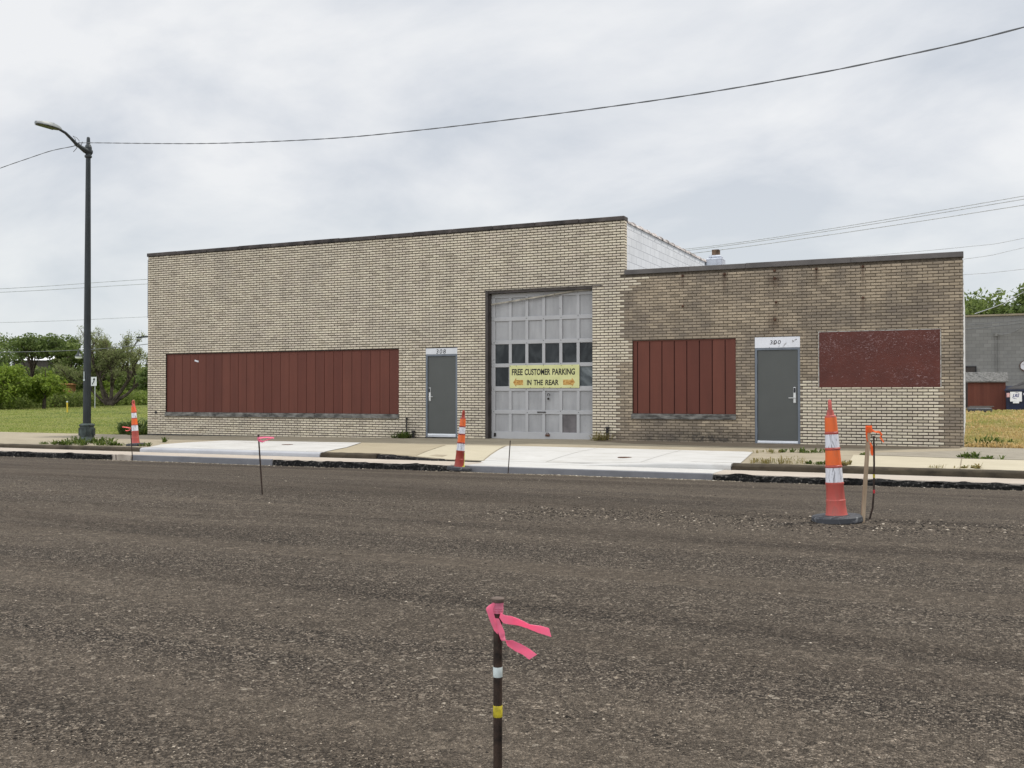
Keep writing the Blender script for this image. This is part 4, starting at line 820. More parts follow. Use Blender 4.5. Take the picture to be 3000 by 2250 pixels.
# middle pin at the gutter, pin in front of the left cone
pin((-7.65, -6.97, -0.28), (-7.614, -6.955, 0.30), 0.009, 'plain thin black pin at the new gutter in front of the garage door')
p4 = pin((-16.85, -6.95, -0.31), (-16.895, -6.97, 0.385), 0.010, 'thin black pin at the gutter in front of the left cone with pale pink tape')
rib((p4, (-16.893, -6.97, 0.36)), 'pinkor', [(0.012, 0.03, -0.012), (-0.06, 0.045, -0.014), (-0.18, 0.06, -0.01)], [(0, 0.016, 0), (0, 0.012, 0.01), (0, 0.01, 0.006)])
rib((p4, (-16.893, -6.97, 0.36)), 'pinkor', [(0.0, 0.0, -0.014), (-0.06, -0.025, -0.016), (-0.11, -0.015, -0.012)], [(0, 0.012, 0), (0, 0.008, 0.012), (0, 0.007, 0.004)])
pin((-17.30, -6.99, -0.31), (-17.33, -6.97, -0.20), 0.010, 'very short pin stub at the bare gutter face left of the new curb')
# right pin beside the stake
p5 = thing('survey_pin', (-0.82, -13.86, -0.004), 'black pin bowed to the right beside the wooden stake in the road', 'survey pin', 'steel survey pins')
P5 = [Vector((-0.835, -13.865, -0.12)), Vector((-0.825, -13.86, 0.0)), Vector((-0.800, -13.855, 0.10)), Vector((-0.789, -13.852, 0.25)), Vector((-0.785, -13.855, 0.50)), Vector((-0.787, -13.86, 0.745))]
m = MB(); m.tube(P5, 0.0085, 12); build('rod', m, 'pin', p5, smooth='auto'); m = MB(); m.lathe([(0.010, -0.012), (0.014, -0.004), (0.012, 0.002)], 12, (-0.787, -13.86, 0.75)); build('pin_head', m, 'pin_cap', p5)
for z, mt, nm in ((0.57, 'tape_white', 'white_tape'), (0.375, 'tape_yellow', 'yellow_tape'), (0.235, 'tape_red', 'red_tape')):
    m = MB(); m.lathe([(0.0095, 0), (0.0095, 0.03)], 12, (-0.787, -13.854, z)); build(nm, m, mt, p5)
# wooden stake with orange flagging
st = thing('wooden_stake', (-0.86, -14.17, 0.0), 'weathered wooden lath stake leaning in the road with orange ribbon at its top', 'wooden stake')
b_, t2 = Vector((-0.862, -14.18, -0.1)), Vector((-0.803, -14.15, 0.835)); ax = (t2-b_)
m = MB(); m.obox((b_+t2)/2, tuple(VR*0.0165), tuple(VF*0.008), tuple(ax*0.5)); build('lath', m, 'stake', st)
SA = (st, tuple(t2))
m = MB(); m.obox(t2-ax.normalized()*0.012, tuple(VR*0.024), tuple(VF*0.013), (0, 0, 0.03)); build('ribbon_wrap', m, 'orange_rib', st)
rib(SA, 'orange_rib', [(-0.018, 0.01, -0.014), (-0.026, -0.03, -0.016), (-0.024, -0.085, -0.014), (-0.012, -0.125, -0.012)], [(0.008, 0, 0.002), (0.010, 0, 0.004), (0.007, 0, 0.004), (0.003, 0.0, 0.002)])
rib(SA, 'orange_rib', [(0.016, -0.014, -0.012), (0.05, -0.035, -0.016), (0.085, -0.038, -0.012), (0.108, -0.062, -0.008), (0.098, -0.082, -0.006), (0.112, -0.105, -0.008), (0.128, -0.128, -0.008)], [(0, 0.012, 0), (0, 0.008, 0.008), (0.003, 0.010, 0.004), (0.010, 0.002, 0.004), (0.008, 0.004, 0.006), (0.008, 0.003, 0.004), (0.004, 0.002, 0.002)])
rib(SA, 'orange_rib', [(0.004, -0.125, -0.010), (0.018, -0.165, -0.013), (0.020, -0.215, -0.012), (0.028, -0.245, -0.010)], [(0.003, 0, 0.002), (0.011, 0.004, 0.004), (0.012, 0.004, 0.002), (0.004, 0.003, 0.0)])
# tape on the left cone's handle
m = MB(); o = Vector((-18.53, -5.32, 0.90))
m.ribbon([o+VR*0.0+VZ*0.02, o+VR*0.035-VZ*0.02, o+VR*0.05-VZ*0.09, o+VR*0.095-VZ*0.17], [tuple(VR*0.016)]*4, 0.001); tag(build('hanging_ribbon', m, 'pinkor', at=tuple(o)), 'short pale orange ribbon hanging from the left cone', 'ribbon')
# utility covers
for x, y, l in ((-6.10, -4.92, 'rusty round utility cover in the fresh white driveway before the garage'), (-15.04, -3.81, 'dark utility cover in the white slab before the long red boards')):
    m = MB(); z = SW(x, y)+0.0135; m.lathe([(0.14, -0.01), (0.14, 0.002), (0.125, 0.004), (0.05, 0.006)], 24, (x, y, z)); tag(build('utility_cover', m, 'rust', at=(x, y, z)), l, 'utility cover', 'utility covers in the new concrete')

# ------------------------------------------------------------------ weeds
def blades(mb, c, n, h, sp, wd, lean=0.6, clump=0):
    cs = [(c[0]+random.gauss(0, sp*0.55), c[1]+random.gauss(0, sp*0.3), random.uniform(0.35, 1.0)) for k in range(clump)] if clump else None
    for i in range(n):
        if cs: k = random.choice(cs); r = sp*0.22*random.random(); a = random.uniform(0, 6.283); x, y, hs = k[0]+r*math.cos(a), k[1]+r*math.sin(a), k[2]; b = a+random.gauss(0, 0.5)
        else: a = random.uniform(0, 6.283); r = sp*math.sqrt(random.random()); x, y, hs = c[0]+r*math.cos(a), c[1]+r*math.sin(a), 1.0; b = random.uniform(0, 6.283)
        hh = h*hs*random.uniform(0.3, 1.0); l = h*hs*random.uniform(0.15, lean)
        dx, dy = math.cos(b)*l, math.sin(b)*l; w = wd*random.uniform(0.6, 1.5); wx, wy = -math.sin(b)*w, math.cos(b)*w
        mb.add([(x-wx*0.4, y-wy*0.4, c[2]-0.01), (x+wx*0.4, y+wy*0.4, c[2]-0.01), (x+dx*0.5+wx, y+dy*0.5+wy, c[2]+hh*0.75), (x+dx*0.5-wx, y+dy*0.5-wy, c[2]+hh*0.75), (x+dx, y+dy, c[2]+hh*random.uniform(0.6, 1.0))], [(0, 1, 2, 3), (3, 2, 4)])
def weed(x, y, n, h, sp, label, mat='leaf_weed', wd=0.008, lean=0.9, zf=None):
    z = SW(x, y)+0.008 if zf is None else zf; m = MB(); blades(m, (x, y, z), int(n*1.3), h, sp, wd*1.5, lean*1.5, max(3, n//9)); return tag(build('weed', m, mat, at=(x, y, z)), label, 'weed', 'weeds growing through the sidewalk')
random.seed(11)
weed(-21.2, -5.50, 70, 0.10, 0.30, 'low sparse weeds at the curb, leftmost of the sidewalk weeds'); weed(-20.45, -5.55, 130, 0.17, 0.32, 'leafy weed clump at the curb a step left of the street lamp base')
weed(-20.9, -4.95, 120, 0.28, 0.30, 'taller weeds growing around the front of the street lamp base'); weed(-19.75, -5.45, 120, 0.15, 0.34, 'broad low weeds along the curb right of the street lamp')
weed(-20.35, -4.6, 120, 0.24, 0.34, 'bushy weeds right beside the street lamp base'); weed(-19.05, -5.35, 100, 0.14, 0.26, 'weed patch at the curb just left of the left cone'); weed(-18.2, -5.35, 45, 0.14, 0.16, 'small weed behind the left cone base')
weed(-18.98, -3.7, 34, 0.18, 0.10, 'small upright weed in the sidewalk between the left cone and the building')
weed(-3.83, -2.98, 60, 0.10, 0.34, 'dry grass at the far corner of the fresh driveway', 'leaf_dry', 0.004); weed(-3.46, -2.78, 70, 0.11, 0.22, 'green weed below door 300'); weed(-3.0, -2.62, 120, 0.13, 0.34, 'leafy weed right of door 300 behind the near cone')
weed(-3.35, -5.60, 120, 0.13, 0.30, 'dry yellow grass tuft at the curb beside the fresh driveway', 'leaf_dry', 0.004); weed(-2.85, -5.55, 130, 0.17, 0.32, 'wispy dry grass at the curb, middle of the three tufts', 'leaf_dry', 0.003); weed(-2.42, -5.5, 90, 0.10, 0.22, 'green weed at the curb just left of the near cone')
weed(-1.98, -5.60, 70, 0.12, 0.18, 'dry weed at the corner of the yellow slab right of the near cone', 'leaf_dry'); weed(-0.02, -3.05, 90, 0.16, 0.24, 'green weed at the right corner of the low building'); weed(0.22, -3.35, 80, 0.13, 0.26, 'green weed at the back joint of the yellow slab')
weed(-0.43, -5.74, 40, 0.10, 0.20, 'dried spidery weed at the curb of the yellow slab', 'leaf_dry', 0.003); weed(0.02, -5.58, 60, 0.13, 0.15, 'dry green weed at the slab joint by the curb', 'leaf_dry', 0.008); weed(-1.94, -3.01, 40, 0.08, 0.16, 'tiny green weed behind the wooden stake')
weed(-14.0, -0.14, 160, 0.30, 0.26, 'dark green bush of weeds at the stub pipe left of door 308', 'leaf_weed', 0.008, zf=surf_s(-14, 0)); weed(-8.35, -0.16, 150, 0.34, 0.24, 'dead brown weed at the foot of the brick pier right of the garage', 'leaf_dry', 0.004, zf=surf_s(-8.3, 0))
weed(-24.9, 0.9, 260, 0.75, 0.55, 'tall dark weeds on the lawn at the left corner of the tall building', 'leaf_dark', 0.022, 0.6, zf=surf_l(-24.9, 0.9)); weed(-23.9, 0.25, 200, 0.5, 0.4, 'grassy weeds against the left corner of the tall building', 'leaf_weed', 0.015, 0.7, zf=surf_l(-23.9, 0.2))
weed(0.35, 0.6, 160, 0.30, 0.40, 'rich green clump in the dry lot beside the white corner', 'leaf_weed', 0.012, zf=surf_l(0.3, 0.6))
# lawn and lot blades, as uncountable cover
m = MB(); random.seed(5)
for i in range(16000):
    y = 0.1+32*random.random()**1.7; x = random.uniform(-0.1, 3.5+y*0.12); blades(m, (x, y, surf_l(x, y)), 1, 0.16+0.08*mnoise.noise(Vector((x, y*0.5, 0))), 0.05, 0.010+y*0.0006, 1.1)
tag(build('lot_grass', m, 'blade_lot'), 'dry yellow grass with green patches on the lot right of the building', 'grass', kind='stuff')
m = MB()
for i in range(36000):
    y = 0.2+36*random.random()**1.5; x = random.uniform(-30-y*1.6, -23.55-y*0.7); blades(m, (x, y, surf_l(x, y)), 1, 0.09, 0.06, 0.016+y*0.0008, 1.0)
tag(build('lawn_grass', m, 'blade_lawn'), 'mown green lawn left of the building', 'grass', kind='stuff')
# ------------------------------------------------------------------ loose stones
def pebble(mb, x, y, z, s):
    a = random.uniform(0, 6.28); ca, sa = math.cos(a), math.sin(a); l, w, h = s*random.uniform(0.7, 1.3), s*random.uniform(0.5, 0.9), s*random.uniform(0.25, 0.55)
    vs = [(x+ca*l, y+sa*l, z), (x-sa*w, y+ca*w, z+h*0.2), (x-ca*l*0.8, y-sa*l*0.8, z), (x+sa*w, y-ca*w, z+h*0.1), (x+ca*l*0.2-sa*w*0.2, y+sa*l*0.2+ca*w*0.2, z+h), ]
    mb.add(vs, [(0, 1, 4), (1, 2, 4), (2, 3, 4), (3, 0, 4)])
m = MB(); random.seed(21)
def in_view(x, y):
    dx, dy = x, y+23.36; zc_ = -math.sin(R(24.8))*dx+math.cos(R(24.8))*dy; xc = math.cos(R(24.8))*dx+math.sin(R(24.8))*dy; return zc_ > 2.0 and abs(xc) < 0.56*zc_+0.1
cnt = 0
while cnt < 80000:
    q = random.random()**1.7; d_ = 2.4+13.5*q; a = R(24.8)+random.uniform(-0.52, 0.52); x, y = -math.sin(a)*d_, -23.36+math.cos(a)*d_
    if y > -6.95: continue
    pebble(m, x, y, road_z(x, y)-0.001, random.choice((0.003, 0.004, 0.004, 0.005, 0.006))*(1.0+0.05*d_)*(1.0 if random.random() > 0.025 else 2.0)); cnt += 1
tag(build('road_millings', m, 'stones'), 'loose brown and pale asphalt millings scattered over the road', 'gravel', kind='stuff')
m = MB()
for i in range(7500):
    x = random.choice((random.uniform(-17.6, -12.9), random.uniform(-8.9, -3.4), random.uniform(-8.9, -3.4), random.uniform(-22, 2))); y = -6.885-abs(random.gauss(0, 0.17)); pebble(m, x, y, road_z(x, y), random.choice((0.008, 0.012, 0.016, 0.028)))
tag(build('curb_gravel', m, 'stones_pale'), 'pale gravel lying along the foot of the new gutter', 'gravel', kind='stuff')
m = MB()
for i in range(2600):
    x = random.uniform(-4.2, 1.2); y = -14.35+0.10*(x+1)+random.gauss(0, 0.30); pebble(m, x, y, road_z(x, y), random.uniform(0.006, 0.02))
tag(build('asphalt_crumbs', m, 'stones'), 'loose brown clods of milled asphalt in the ridge beside the near cone', 'gravel', kind='stuff')

# ------------------------------------------------------------------ trees
def leaves(mb, c, rad, n, s):
    for i in range(n):
        d = Vector((random.gauss(0, 1), random.gauss(0, 1), random.gauss(0, 1))); d = d.normalized()*(random.random()**0.45); p = Vector((c[0]+d.x*rad[0], c[1]+d.y*rad[1], c[2]+d.z*rad[2]))
        nn = Vector((random.gauss(0, 1), random.gauss(0, 1), random.gauss(0.5, 1))).normalized(); u_ = nn.orthogonal().normalized(); w_ = nn.cross(u_); a = random.uniform(0, 6.28); uu = (u_*math.cos(a)+w_*math.sin(a))*s*random.uniform(0.6, 1.2); ww = nn.cross(uu)*0.55
        mb.add([p-uu, p+ww*0.8, p+uu, p-ww*0.8], [(0, 1, 2, 3)])
def tree(x, y, h, r, mat, label, leaf_s=0.16, n_cl=26, per=110, base=0.25, sq=1.0, trunk_r=0.14, zf=None):
    z = surf_l(x, y) if zf is None else zf; root = thing('tree', (x, y, z), label, 'tree', 'trees around the lot')
    tm = MB(); cm = MB(); hb = h*base
    tm.tube([(x, y, z-0.2), (x+random.uniform(-.1, .1), y, z+hb*0.6), (x+random.uniform(-.15, .15), y+random.uniform(-.15, .15), z+h*0.55), (x+random.uniform(-.3, .3), y+random.uniform(-.3, .3), z+h*0.85)], [trunk_r*1.3, trunk_r, trunk_r*0.6, trunk_r*0.15], 8)
    cz = z+hb+(h-hb)*0.5; rz = (h-hb)*0.5
    for k in range(n_cl):
        d = Vector((random.gauss(0, 1), random.gauss(0, 1), random.gauss(0, 1))).normalized()*(0.35+0.5*random.random()); c = (x+d.x*r, y+d.y*r, cz+d.z*rz*0.82*(1 if d.z > 0 else sq)); cr = r*random.uniform(0.22, 0.42)
        leaves(cm, c, (cr, cr, cr*0.75), per, leaf_s)
        if k % 2 == 0: s0 = random.uniform(0.35, 0.75)*h; tm.tube([(x, y, z+s0*0.8), ((x+c[0])/2, (y+c[1])/2, (z+s0+c[2])/2), c], [trunk_r*0.45, trunk_r*0.28, trunk_r*0.08], 5)
    build('trunk', tm, 'bark', root); build('crown', cm, mat, root); return root
random.seed(31)
tree(-63.6, 26.0, 4.0, 2.2, 'leaf_bright', 'bright green bushy tree at the far left edge in front of the dark trees', 0.14, 40, 130, 0.0)
tree(-62.7, 29.1, 3.5, 1.65, 'leaf_bright', 'bright green round tree left of the orange wall', 0.14, 36, 130, 0.0)
tree(-83.8, 42.5, 7.4, 2.6, 'leaf_mid', 'pale tall tree behind, cut by the left edge of the photo', 0.17, 22, 80, 0.4)
tree(-78.5, 38.2, 5.6, 2.4, 'leaf_dark', 'dark dense tree above the white roof at far left', 0.17, 28, 110, 0.2)
tree(-73.0, 36.5, 6.3, 2.3, 'leaf_dark', 'broad dark tree behind the orange wall, left one of the pair', 0.15, 30, 110, 0.62)
tree(-71.0, 37.6, 6.35, 2.1, 'leaf_dark', 'broad dark tree behind the orange wall, right one of the pair', 0.15, 28, 110, 0.6)
tree(-69.3, 37.2, 6.6, 1.9, 'leaf_mid', 'tall mid green tree just left of the street lamp pole', 0.17, 28, 120, 0.1)
tree(-68.4, 40.2, 6.9, 1.9, 'leaf_mid', 'tall mid green tree right behind the street lamp pole', 0.17, 26, 110, 0.1)
tree(-67.6, 39.8, 3.2, 1.3, 'leaf_bright', 'small yellow green tree beside the traffic sign', 0.13, 18, 110, 0.05)
tree(-71.5, 50.0, 5.4, 2.6, 'leaf_mid', 'pale green tree between the big spreading tree and the building', 0.18, 24, 80, 0.2)
tree(-77.5, 49.5, 5.3, 3.0, 'leaf_mid', 'dense tree behind the big spreading tree', 0.18, 28, 100, 0.15)
tree(-45.15, 21.95, 3.55, 0.85, 'leaf_dark', 'small dark street tree against the left corner of the building', 0.10, 30, 130, 0.24, trunk_r=0.06)
# big open spreading tree with visible limbs
bx_, by_ = -63.15, 35.6; bz = surf_l(bx_, by_)+0.3; bt = thing('tree', (bx_, by_, bz), 'big open tree with several dark spreading limbs right of the street lamp', 'tree', 'trees around the lot')
tm = MB(); cm = MB()
def limb(p, d, L, r, depth):
    pts = [p]; q = p; dd = d.normalized(); n = 4
    for i in range(n):
        dd = (dd+Vector((random.gauss(0, .13), random.gauss(0, .13), random.gauss(0.04, .10)))).normalized(); q = q+dd*L/n; pts.append(q)
    tm.tube(pts, [max(0.008, r*(1-0.42*i/n)) for i in range(n+1)], 6 if depth < 2 else 4, False)
    if depth >= 1 and depth < 4:
        for i in range(4 if depth == 3 else 2): leaves(cm, pts[random.randint(1, n)]+Vector((random.gauss(0, .12), random.gauss(0, .12), random.gauss(0, .12))), (0.30, 0.30, 0.22), 11, 0.07)
    if depth < 3:
        for k in range(4 if depth else 4):
            o_ = pts[random.choice((2, 3, 4, 4))]; nd = (dd+Vector((random.gauss(0, .6), random.gauss(0, .6), random.gauss(0.12, .4)))).normalized(); limb(o_, nd, L*random.uniform(0.5, 0.72), r*0.52, depth+1)
random.seed(8)
for dx, dz, L, r in ((-0.42, 1.0, 2.6, 0.17), (0.02, 1.0, 2.9, 0.15), (-0.14, 1.0, 2.8, 0.16), (0.68, 1.0, 2.9, 0.19), (1.0, 0.95, 2.9, 0.15), (-0.75, 0.9, 2.2, 0.11)):
    d = VR*dx+VZ*dz+VF*random.uniform(-0.25, 0.25); limb(Vector((bx_, by_, bz))+VR*dx*0.25-VZ*0.1, d, L, r, 0)
build('trunk', tm, 'bark', bt); build('crown', cm, 'leaf_olive', bt)
random.seed(41)
tree(0.5, 62.5, 9.5, 4.0, 'leaf_mid', 'round green tree behind the gray block building', 0.22, 90, 170, 0.2)
tree(5.3, 60.5, 10.4, 3.6, 'leaf_dark', 'taller dark tree at the right edge behind the gray block building', 0.22, 90, 170, 0.2)
tree(-1.9, 62.0, 8.6, 2.0, 'leaf_dark', 'dark tree half hidden by the right corner of the low building', 0.16, 26, 120, 0.2)
# undergrowth and far wood
m = MB(); random.seed(51)
for i in range(30000):
    t = random.random(); cx, cy = lerp(-64.5, -70.5, t)+random.gauss(0, 1.0), lerp(21, 51, t)
    hh = 1.42+0.45*mnoise.noise(Vector((cy*0.35, cx*0.3, 0)))+0.25*mnoise.noise(Vector((cy*1.2, cx, 4))); off = abs(random.gauss(0, 0.9))
    leaves(m, (cx-off*0.4, cy+off*0.4, surf_l(cx, cy)+hh*random.random()**0.7*(1-0.25*min(1, off))), (0.05, 0.05, 0.05), 1, 0.125)
tag(build('undergrowth', m, 'leaf_hedge'), 'tangled green undergrowth along the far edge of the lawn', 'undergrowth', kind='stuff')
m = MB()
for i in range(15000):
    t = random.random(); cx, cy = lerp(-118, -86, t)+random.gauss(0, 1.5), lerp(36, 82, t)+random.gauss(0, 1.5); hh = 4.2+1.3*mnoise.noise(Vector((cx*0.13, cy*0.13, 0))); leaves(m, (cx, cy, surf_l(cx, cy)+hh*random.random()**0.8), (0.4, 0.4, 0.4), 1, 0.36)
for i in range(17000):
    t = random.random(); cx, cy = lerp(-88, -74, t)+random.gauss(0, 0.8), lerp(38, 58, t)+random.gauss(0, 0.8); hh = 3.5+0.8*mnoise.noise(Vector((cx*0.3, cy*0.3, 5))); leaves(m, (cx, cy, surf_l(cx, cy)+hh*random.random()**0.8), (0.3, 0.3, 0.3), 1, 0.24)
tag(build('far_wood', m, 'leaf_mid'), 'hazy green far wood behind the trees on the left', 'wood', kind='stuff')
# ------------------------------------------------------------------ far left things
def far_building(name, x, y, w, dpt, h, roofh, label, wm, rm, ang):
    z = surf_l(x, y); r = thing(name, (x, y, z), label, 'building', rot=(0, 0, ang)); m = MB(); m.box(-w/2, w/2, 0, dpt, -0.3, h); build('wall', m, wm, r, local=True)
    m = MB(); m.add([(-w/2-.2, -.3, h), (w/2+.2, -.3, h), (w/2+.2, dpt+.3, h), (-w/2-.2, dpt+.3, h), (-w/2-.2, dpt/2, h+roofh), (w/2+.2, dpt/2, h+roofh)], [(0, 1, 5, 4), (2, 3, 4, 5), (1, 2, 5), (3, 0, 4), (3, 2, 1, 0)]); build('roof', m, rm, r, local=True); return r
far_building('far_building', -93.5, 53.5, 4.6, 4, 4.75, 0.70, 'long white roofed building glimpsed between the far trees', 'jamb', 'metal_roof', R(24.8))
far_building('far_building', -99.2, 50.5, 3.6, 4, 5.0, 0.9, 'white roof cut by the left edge of the photo behind the bright tree', 'metal_roof', 'metal_roof', R(24.8))
far_building('orange_shed', -69.2, 35.2, 2.3, 2, 1.85, 0.12, 'orange tan shed wall glimpsed under the dark trees', 'tan_wall', 'tan_wall', R(24.8))
ts = thing('traffic_sign', (-60.3, 31.4, surf_l(-60.3, 31.4)), 'white keep right sign with a black curving arrow behind the lamp pole', 'sign'); c = Vector((-60.3, 31.4, 2.17))
m = MB(); m.obox(c, tuple(VR*0.29), tuple(VF*0.006), (0, 0, 0.34)); build('plate', m, 'white_sheet', ts)
m = MB(); f_ = lambda a, b: c-VF*0.012+VR*a+VZ*b
m.ribbon([f_(-0.0, -0.24), f_(0.0, -0.14), f_(0.08, -0.02), f_(0.10, 0.10), f_(0.10, 0.16)], [tuple(VR*0.035)]*5, 0.003); m.add([f_(0.0, 0.12), f_(0.20, 0.12), f_(0.10, 0.28)], [(0, 1, 2)]); build('arrow', m, 'black_paint', ts)
m = MB(); m.tube([c+VR*0.16+VF*0.02-VZ*2.2, c+VR*0.16+VF*0.02+VZ*0.3], 0.03, 8); build('post', m, 'galv', ts)
my = thing('marker_post', (-51.43, 21.37, surf_l(-51.43, 21.37)), 'short yellow marker post standing in the lawn', 'marker post'); z = surf_l(-51.43, 21.37)
m = MB(); m.tube([(-51.43, 21.37, z-0.1), (-51.45, 21.37, z+0.68)], 0.045, 8); build('post', m, 'yellow_post', my); m = MB(); m.lathe([(0.05, 0), (0.05, 0.05), (0.02, 0.08)], 8, (-51.45, 21.37, z+0.67)); build('cap', m, 'tape_white', my)
# far pendant lamp on the wire and far lamp arm by the building corner
hl = thing('pendant_lamp', (-53.09, 23.68, 3.95), 'far pendant lamp hanging on the dark wire left of the lamp pole', 'lamp'); m = MB(); m.lathe([(0.03, 0.25), (0.10, 0.05), (0.22, -0.08), (0.24, -0.14)], 12, (-53.09, 23.68, 3.80)); build('shade', m, 'lamp_green', hl)
m = MB(); m.lathe([(0.10, -0.30), (0.20, -0.24), (0.23, -0.145)], 12, (-53.09, 23.68, 3.80)); build('globe', m, 'white_sheet', hl)
fl = thing('street_lamp', (-44.0, 23.2, surf_l(-44, 23)), 'far dark street lamp head reaching out from behind the left corner', 'street lamp'); m = MB(); m.tube([(-44.0, 23.2, 0), (-44.0, 23.2, 4.9)], [0.10, 0.06], 8); build('pole', m, 'lamp_green', fl)
m = MB(); m.tube([(-44.0, 23.2, 4.85), (-44.6, 22.7, 4.80), (-45.1, 22.1, 4.72)], 0.035, 6); build('arm', m, 'lamp_green', fl); m = MB(); m.obox((-45.4, 21.75, 4.66), (-0.30, -0.33, -0.05), (0.09, -0.08, 0), (0, 0, 0.045)); build('lamp_head', m, 'lamp_green', fl)
# far power lines
from_px = [  # baked world points, left side - behind the building - right side
 ([(-75, 17.9, 8.0), (-62.2, 24.9, 8.65), (-52.7, 29.3, 9.33), (-30, 36, 10.2), (-15.27, 35.57, 10.02), (2.55, 32.78, 11.19), (14, 31, 12.4)], 0.028, 'far power line passing behind both buildings, uppermost of three at the right'),
 ([(-75, 17.9, 7.75), (-62.2, 24.9, 8.40), (-52.7, 29.3, 9.0), (-30, 36, 9.9), (-15.27, 35.57, 9.92), (2.55, 32.78, 11.03), (14, 31, 12.2)], 0.028, 'far power line passing behind both buildings, middle of three at the right'),
 ([(-30, 36, 9.4), (-15.0, 35.57, 9.73), (2.55, 32.78, 10.73), (14, 31, 11.8)], 0.028, 'far power line behind the chimney, lowest of three at the right'),
 ([(-75, 17.9, 6.1), (-62.2, 24.9, 6.26), (-52.7, 29.3, 6.67), (-40, 34, 7.2)], 0.022, 'thin far wire crossing just above the left trees'),
 ([(-75, 15.5, 3.9), (-62.2, 20.9, 3.96), (-53.09, 23.68, 4.08), (-45, 23.5, 4.45), (-38, 24, 4.9)], 0.03, 'dark far wire in front of the left trees, holding the pendant lamp'),
 ([(-9, 34.5, 8.7), (-0.2, 35.5, 9.15), (2.8, 35.8, 9.5), (12, 36.5, 11.2)], 0.018, 'thin wire right of the low building, uppermost'),
 ([(-9, 34.5, 7.8), (-0.2, 35.5, 8.5), (2.8, 35.8, 9.0), (12, 36.5, 10.9)], 0.018, 'thin wire right of the low building, second from the top'),
 ([(-9, 34.5, 7.3), (-0.2, 35.5, 7.65), (2.2, 35.8, 7.8), (12, 36.5, 8.6)], 0.018, 'thin level wire just above the trees at the right'),
 ([(0.3, 38.0, 5.7), (1.6, 37.0, 6.1), (2.8, 36.0, 6.7), (9, 31, 9.6)], 0.03, 'pale cable slanting up from the gray block building roof'),
 ([(-3, 37.6, 4.9), (-0.2, 37.5, 5.05), (2.8, 37.3, 5.25), (12, 36.5, 6.3)], 0.025, 'dark cable across the gray block wall, upper one'),
 ([(-3, 37.6, 4.65), (-0.2, 37.5, 4.8), (2.8, 37.3, 5.08), (12, 36.5, 6.1)], 0.03, 'dark cable across the gray block wall, lower one')]
for pts, r, l in from_px: wire(pts, r*0.72, 'cable_far' if 'dark' not in l else 'cable', l)
# ------------------------------------------------------------------ right background
gb = thing('block_building', (4, 38.9, surf_l(4, 38.9)), 'gray concrete block building behind the dry lot', 'building')
m = MB(); m.box(-9, 24, 38.9, 50, -0.2, 5.60); build('wall', m, 'gray_block', gb); m = MB(); m.box(-9.1, 24.1, 38.8, 50.1, 5.603, 5.70); build('coping', m, 'walk_old', gb)
m = MB(); m.box(-0.75, 0.30, 38.86, 38.95, 0.2, 2.72); dd = build('door', m, 'brown_door', gb); m = MB(); m.box(0.302, 0.37, 38.84, 38.95, 0.2, 2.78); m.box(-0.82, 0.302, 38.84, 38.95, 2.722, 2.78); build('frame', m, 'lid', dd)
m = MB(); m.tube([(1.38, 38.85, 0.4), (1.38, 38.85, 4.62)], 0.045, 8); m.box(1.30, 1.46, 38.76, 38.898, 4.45, 4.68); m.tube([(1.38, 38.8, 4.62), (1.6, 38.7, 4.52), (2.0, 38.7, 4.55), (2.4, 38.7, 4.72), (2.9, 38.6, 5.05)], 0.022, 6); build('conduit', m, 'gray_block', gb)
rp = thing('round_plate', (2.86, 38.86, 2.76), 'chipped white round plate fixed to the gray block wall', 'plate'); m = MB(); m.lathe([(0.27, 0), (0.27, 0.03)], 24); m.v = [(2.86+v[0], 38.86-v[2], 2.76+v[1]) for v in m.v]; build('face', m, 'round', rp)
m = MB(); m.lathe([(0.272, 0.0), (0.31, 0.0), (0.31, 0.04), (0.272, 0.04)], 24, cap=False); m.v = [(2.86+v[0], 38.86-v[2], 2.76+v[1]) for v in m.v]; build('rim', m, 'rust', rp)
# red shed
sz0 = surf_l(0.8, 34.3); sh = thing('shed', (0.82, 34.3, sz0), 'small dark red shed with a gray shingle roof in front of the gray block wall', 'shed')
m = MB(); edges = frange(-0.08, 1.72, 0.15)
for a, b in zip(edges[:-1], edges[1:]): m.box(a+0.003, b-0.003, 34.28, 34.30, sz0-0.1, 1.90)
m.box(-0.08, 1.72, 34.302, 36.0, sz0-0.1, 1.90); build('wall', m, 'shed_red', sh)
m = MB(); m.add([(-0.18, 34.12, 1.86), (1.84, 34.12, 1.86), (1.84, 35.2, 2.36), (-0.18, 35.2, 2.36), (1.84, 36.2, 1.9), (-0.18, 36.2, 1.9), (-0.18, 34.12, 1.80), (1.84, 34.12, 1.80), (1.84, 36.2, 1.84), (-0.18, 36.2, 1.84)], [(0, 1, 2, 3), (3, 2, 4, 5), (6, 7, 1, 0), (7, 8, 4, 2, 1), (9, 6, 0, 3, 5), (8, 9, 5, 4), (9, 8, 7, 6)]); build('roof', m, 'shingle', sh)
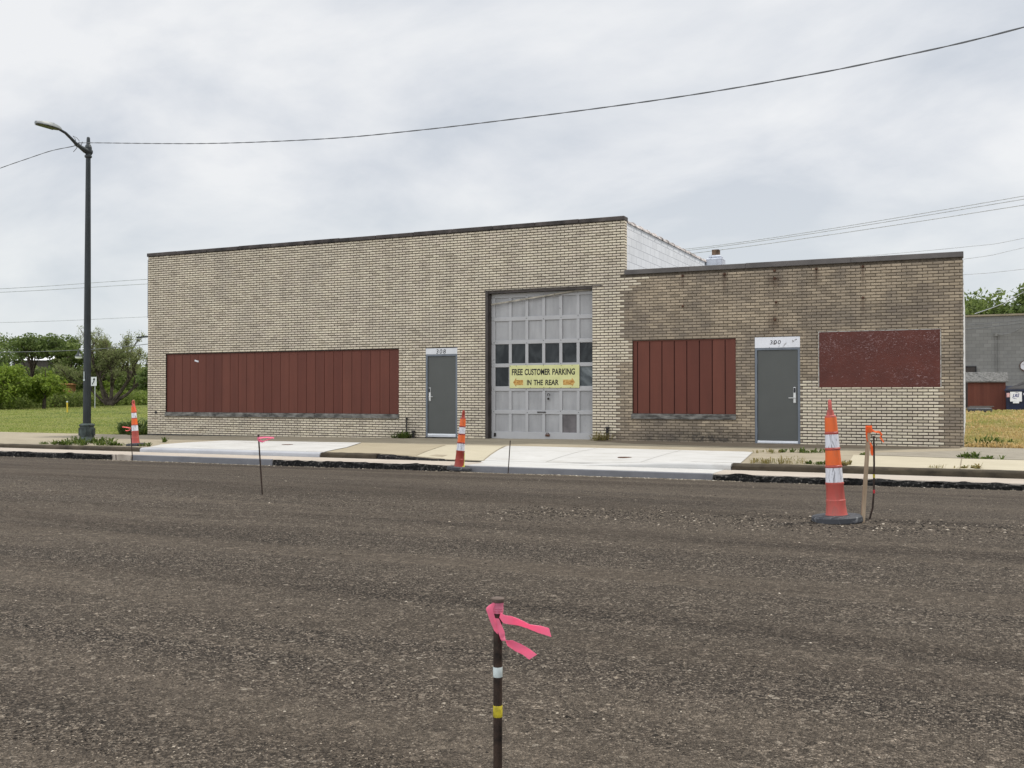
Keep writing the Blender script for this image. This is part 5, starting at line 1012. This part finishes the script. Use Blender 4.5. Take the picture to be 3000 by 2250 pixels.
# dumpster
dz = surf_l(2.6, 33.7); du = thing('dumpster', (3.0, 33.8, dz), 'navy blue dumpster with a white label and a black lid beside the red shed', 'dumpster')
m = MB(); m.add([(1.74, 33.7, dz), (4.3, 33.7, dz), (4.3, 35.0, dz), (1.74, 35.0, dz), (1.70, 33.62, 1.36), (4.36, 33.62, 1.36), (4.36, 35.1, 1.62), (1.70, 35.1, 1.62)], [(0, 3, 2, 1), (4, 5, 6, 7), (0, 1, 5, 4), (1, 2, 6, 5), (2, 3, 7, 6), (3, 0, 4, 7)]); m.box(1.64, 4.4, 33.56, 33.66, 1.33, 1.42)
for x in (2.62, 3.5): m.box(x, x+0.05, 33.60, 33.70, dz+0.02, 1.33)
build('body', m, 'navy', du); m = MB(); m.add([(1.8, 33.7, 1.43), (4.4, 33.7, 1.43), (4.4, 35.0, 2.3), (2.9, 35.0, 1.95), (1.8, 33.75, 1.48), (4.4, 33.75, 1.48), (4.4, 35.05, 2.35), (2.9, 35.05, 2.0)], [(0, 1, 2, 3), (7, 6, 5, 4), (0, 4, 5, 1), (1, 5, 6, 2), (2, 6, 7, 3), (3, 7, 4, 0)]); build('lid', m, 'lid', du)
m = MB(); m.box(1.90, 2.44, 33.575, 33.59, 0.80, 1.30); m.box(2.03, 2.31, 33.573, 33.588, 0.71, 0.798); lb = build('label', m, 'white_sheet', du)
t = text_mb('LRS', 2.02, 2.32, 1.02, 1.19, 33.574, 0.004, 0.3, 0.03); build('lettering', t, 'navy_ink', lb)
m = MB(); cx, cz_ = 2.17, 1.10
for a0, a1 in ((40, 100), (205, 285)):
    P = []; Wd = []
    for k in range(9): a = R(lerp(a0, a1, k/8)); P.append((cx+0.20*math.cos(a), 33.572, cz_+0.16*math.sin(a))); wq = 0.012*math.sin(math.pi*(k+0.6)/9.2); Wd.append((wq*math.cos(a), 0, wq*math.sin(a)))
    m.ribbon(P, Wd, 0.002)
build('swoosh', m, 'navy_ink', lb)
m = MB(); m.box(1.74, 1.885, 33.585, 33.60, 1.02, 1.24); build('sticker', m, 'pinklabel', du); m = MB(); m.box(2.52, 2.615, 33.585, 33.60, 1.13, 1.24); build('sticker', m, 'white_sheet', du)
# tyre with planks on it
tz = surf_l(0.45, 29.6); ty = thing('tyre', (0.45, 29.6, tz), 'old black tyre lying flat in the grass before the red shed', 'tyre'); m = MB(); m.lathe([(0.28, 0.0), (0.48, 0.0), (0.56, 0.05), (0.56, 0.17), (0.48, 0.22), (0.30, 0.22), (0.28, 0.20), (0.28, 0.02)], 24, (0.45, 29.6, tz), cap=False); build('tread', m, 'rubber', ty, smooth='auto')
pk = thing('plank_pile', (0.3, 30.6, tz), 'few gray planks lying behind the old tyre', 'planks'); m = MB()
for k in range(3): m.obox((0.35+0.1*k, 30.6+0.2*k, tz+0.20+0.04*k), (0.55, 0.05*k, 0), (0, 0.07, 0), (0, 0, 0.02))
m.obox((0.0, 30.7, tz+0.07), (0.05, 0, 0), (0, 0.3, 0), (0, 0, 0.10)); m.obox((0.75, 30.7, tz+0.07), (0.05, 0, 0), (0, 0.3, 0), (0, 0, 0.10)); build('planks', m, 'plank', pk)
S.cycles.max_bounces = 6
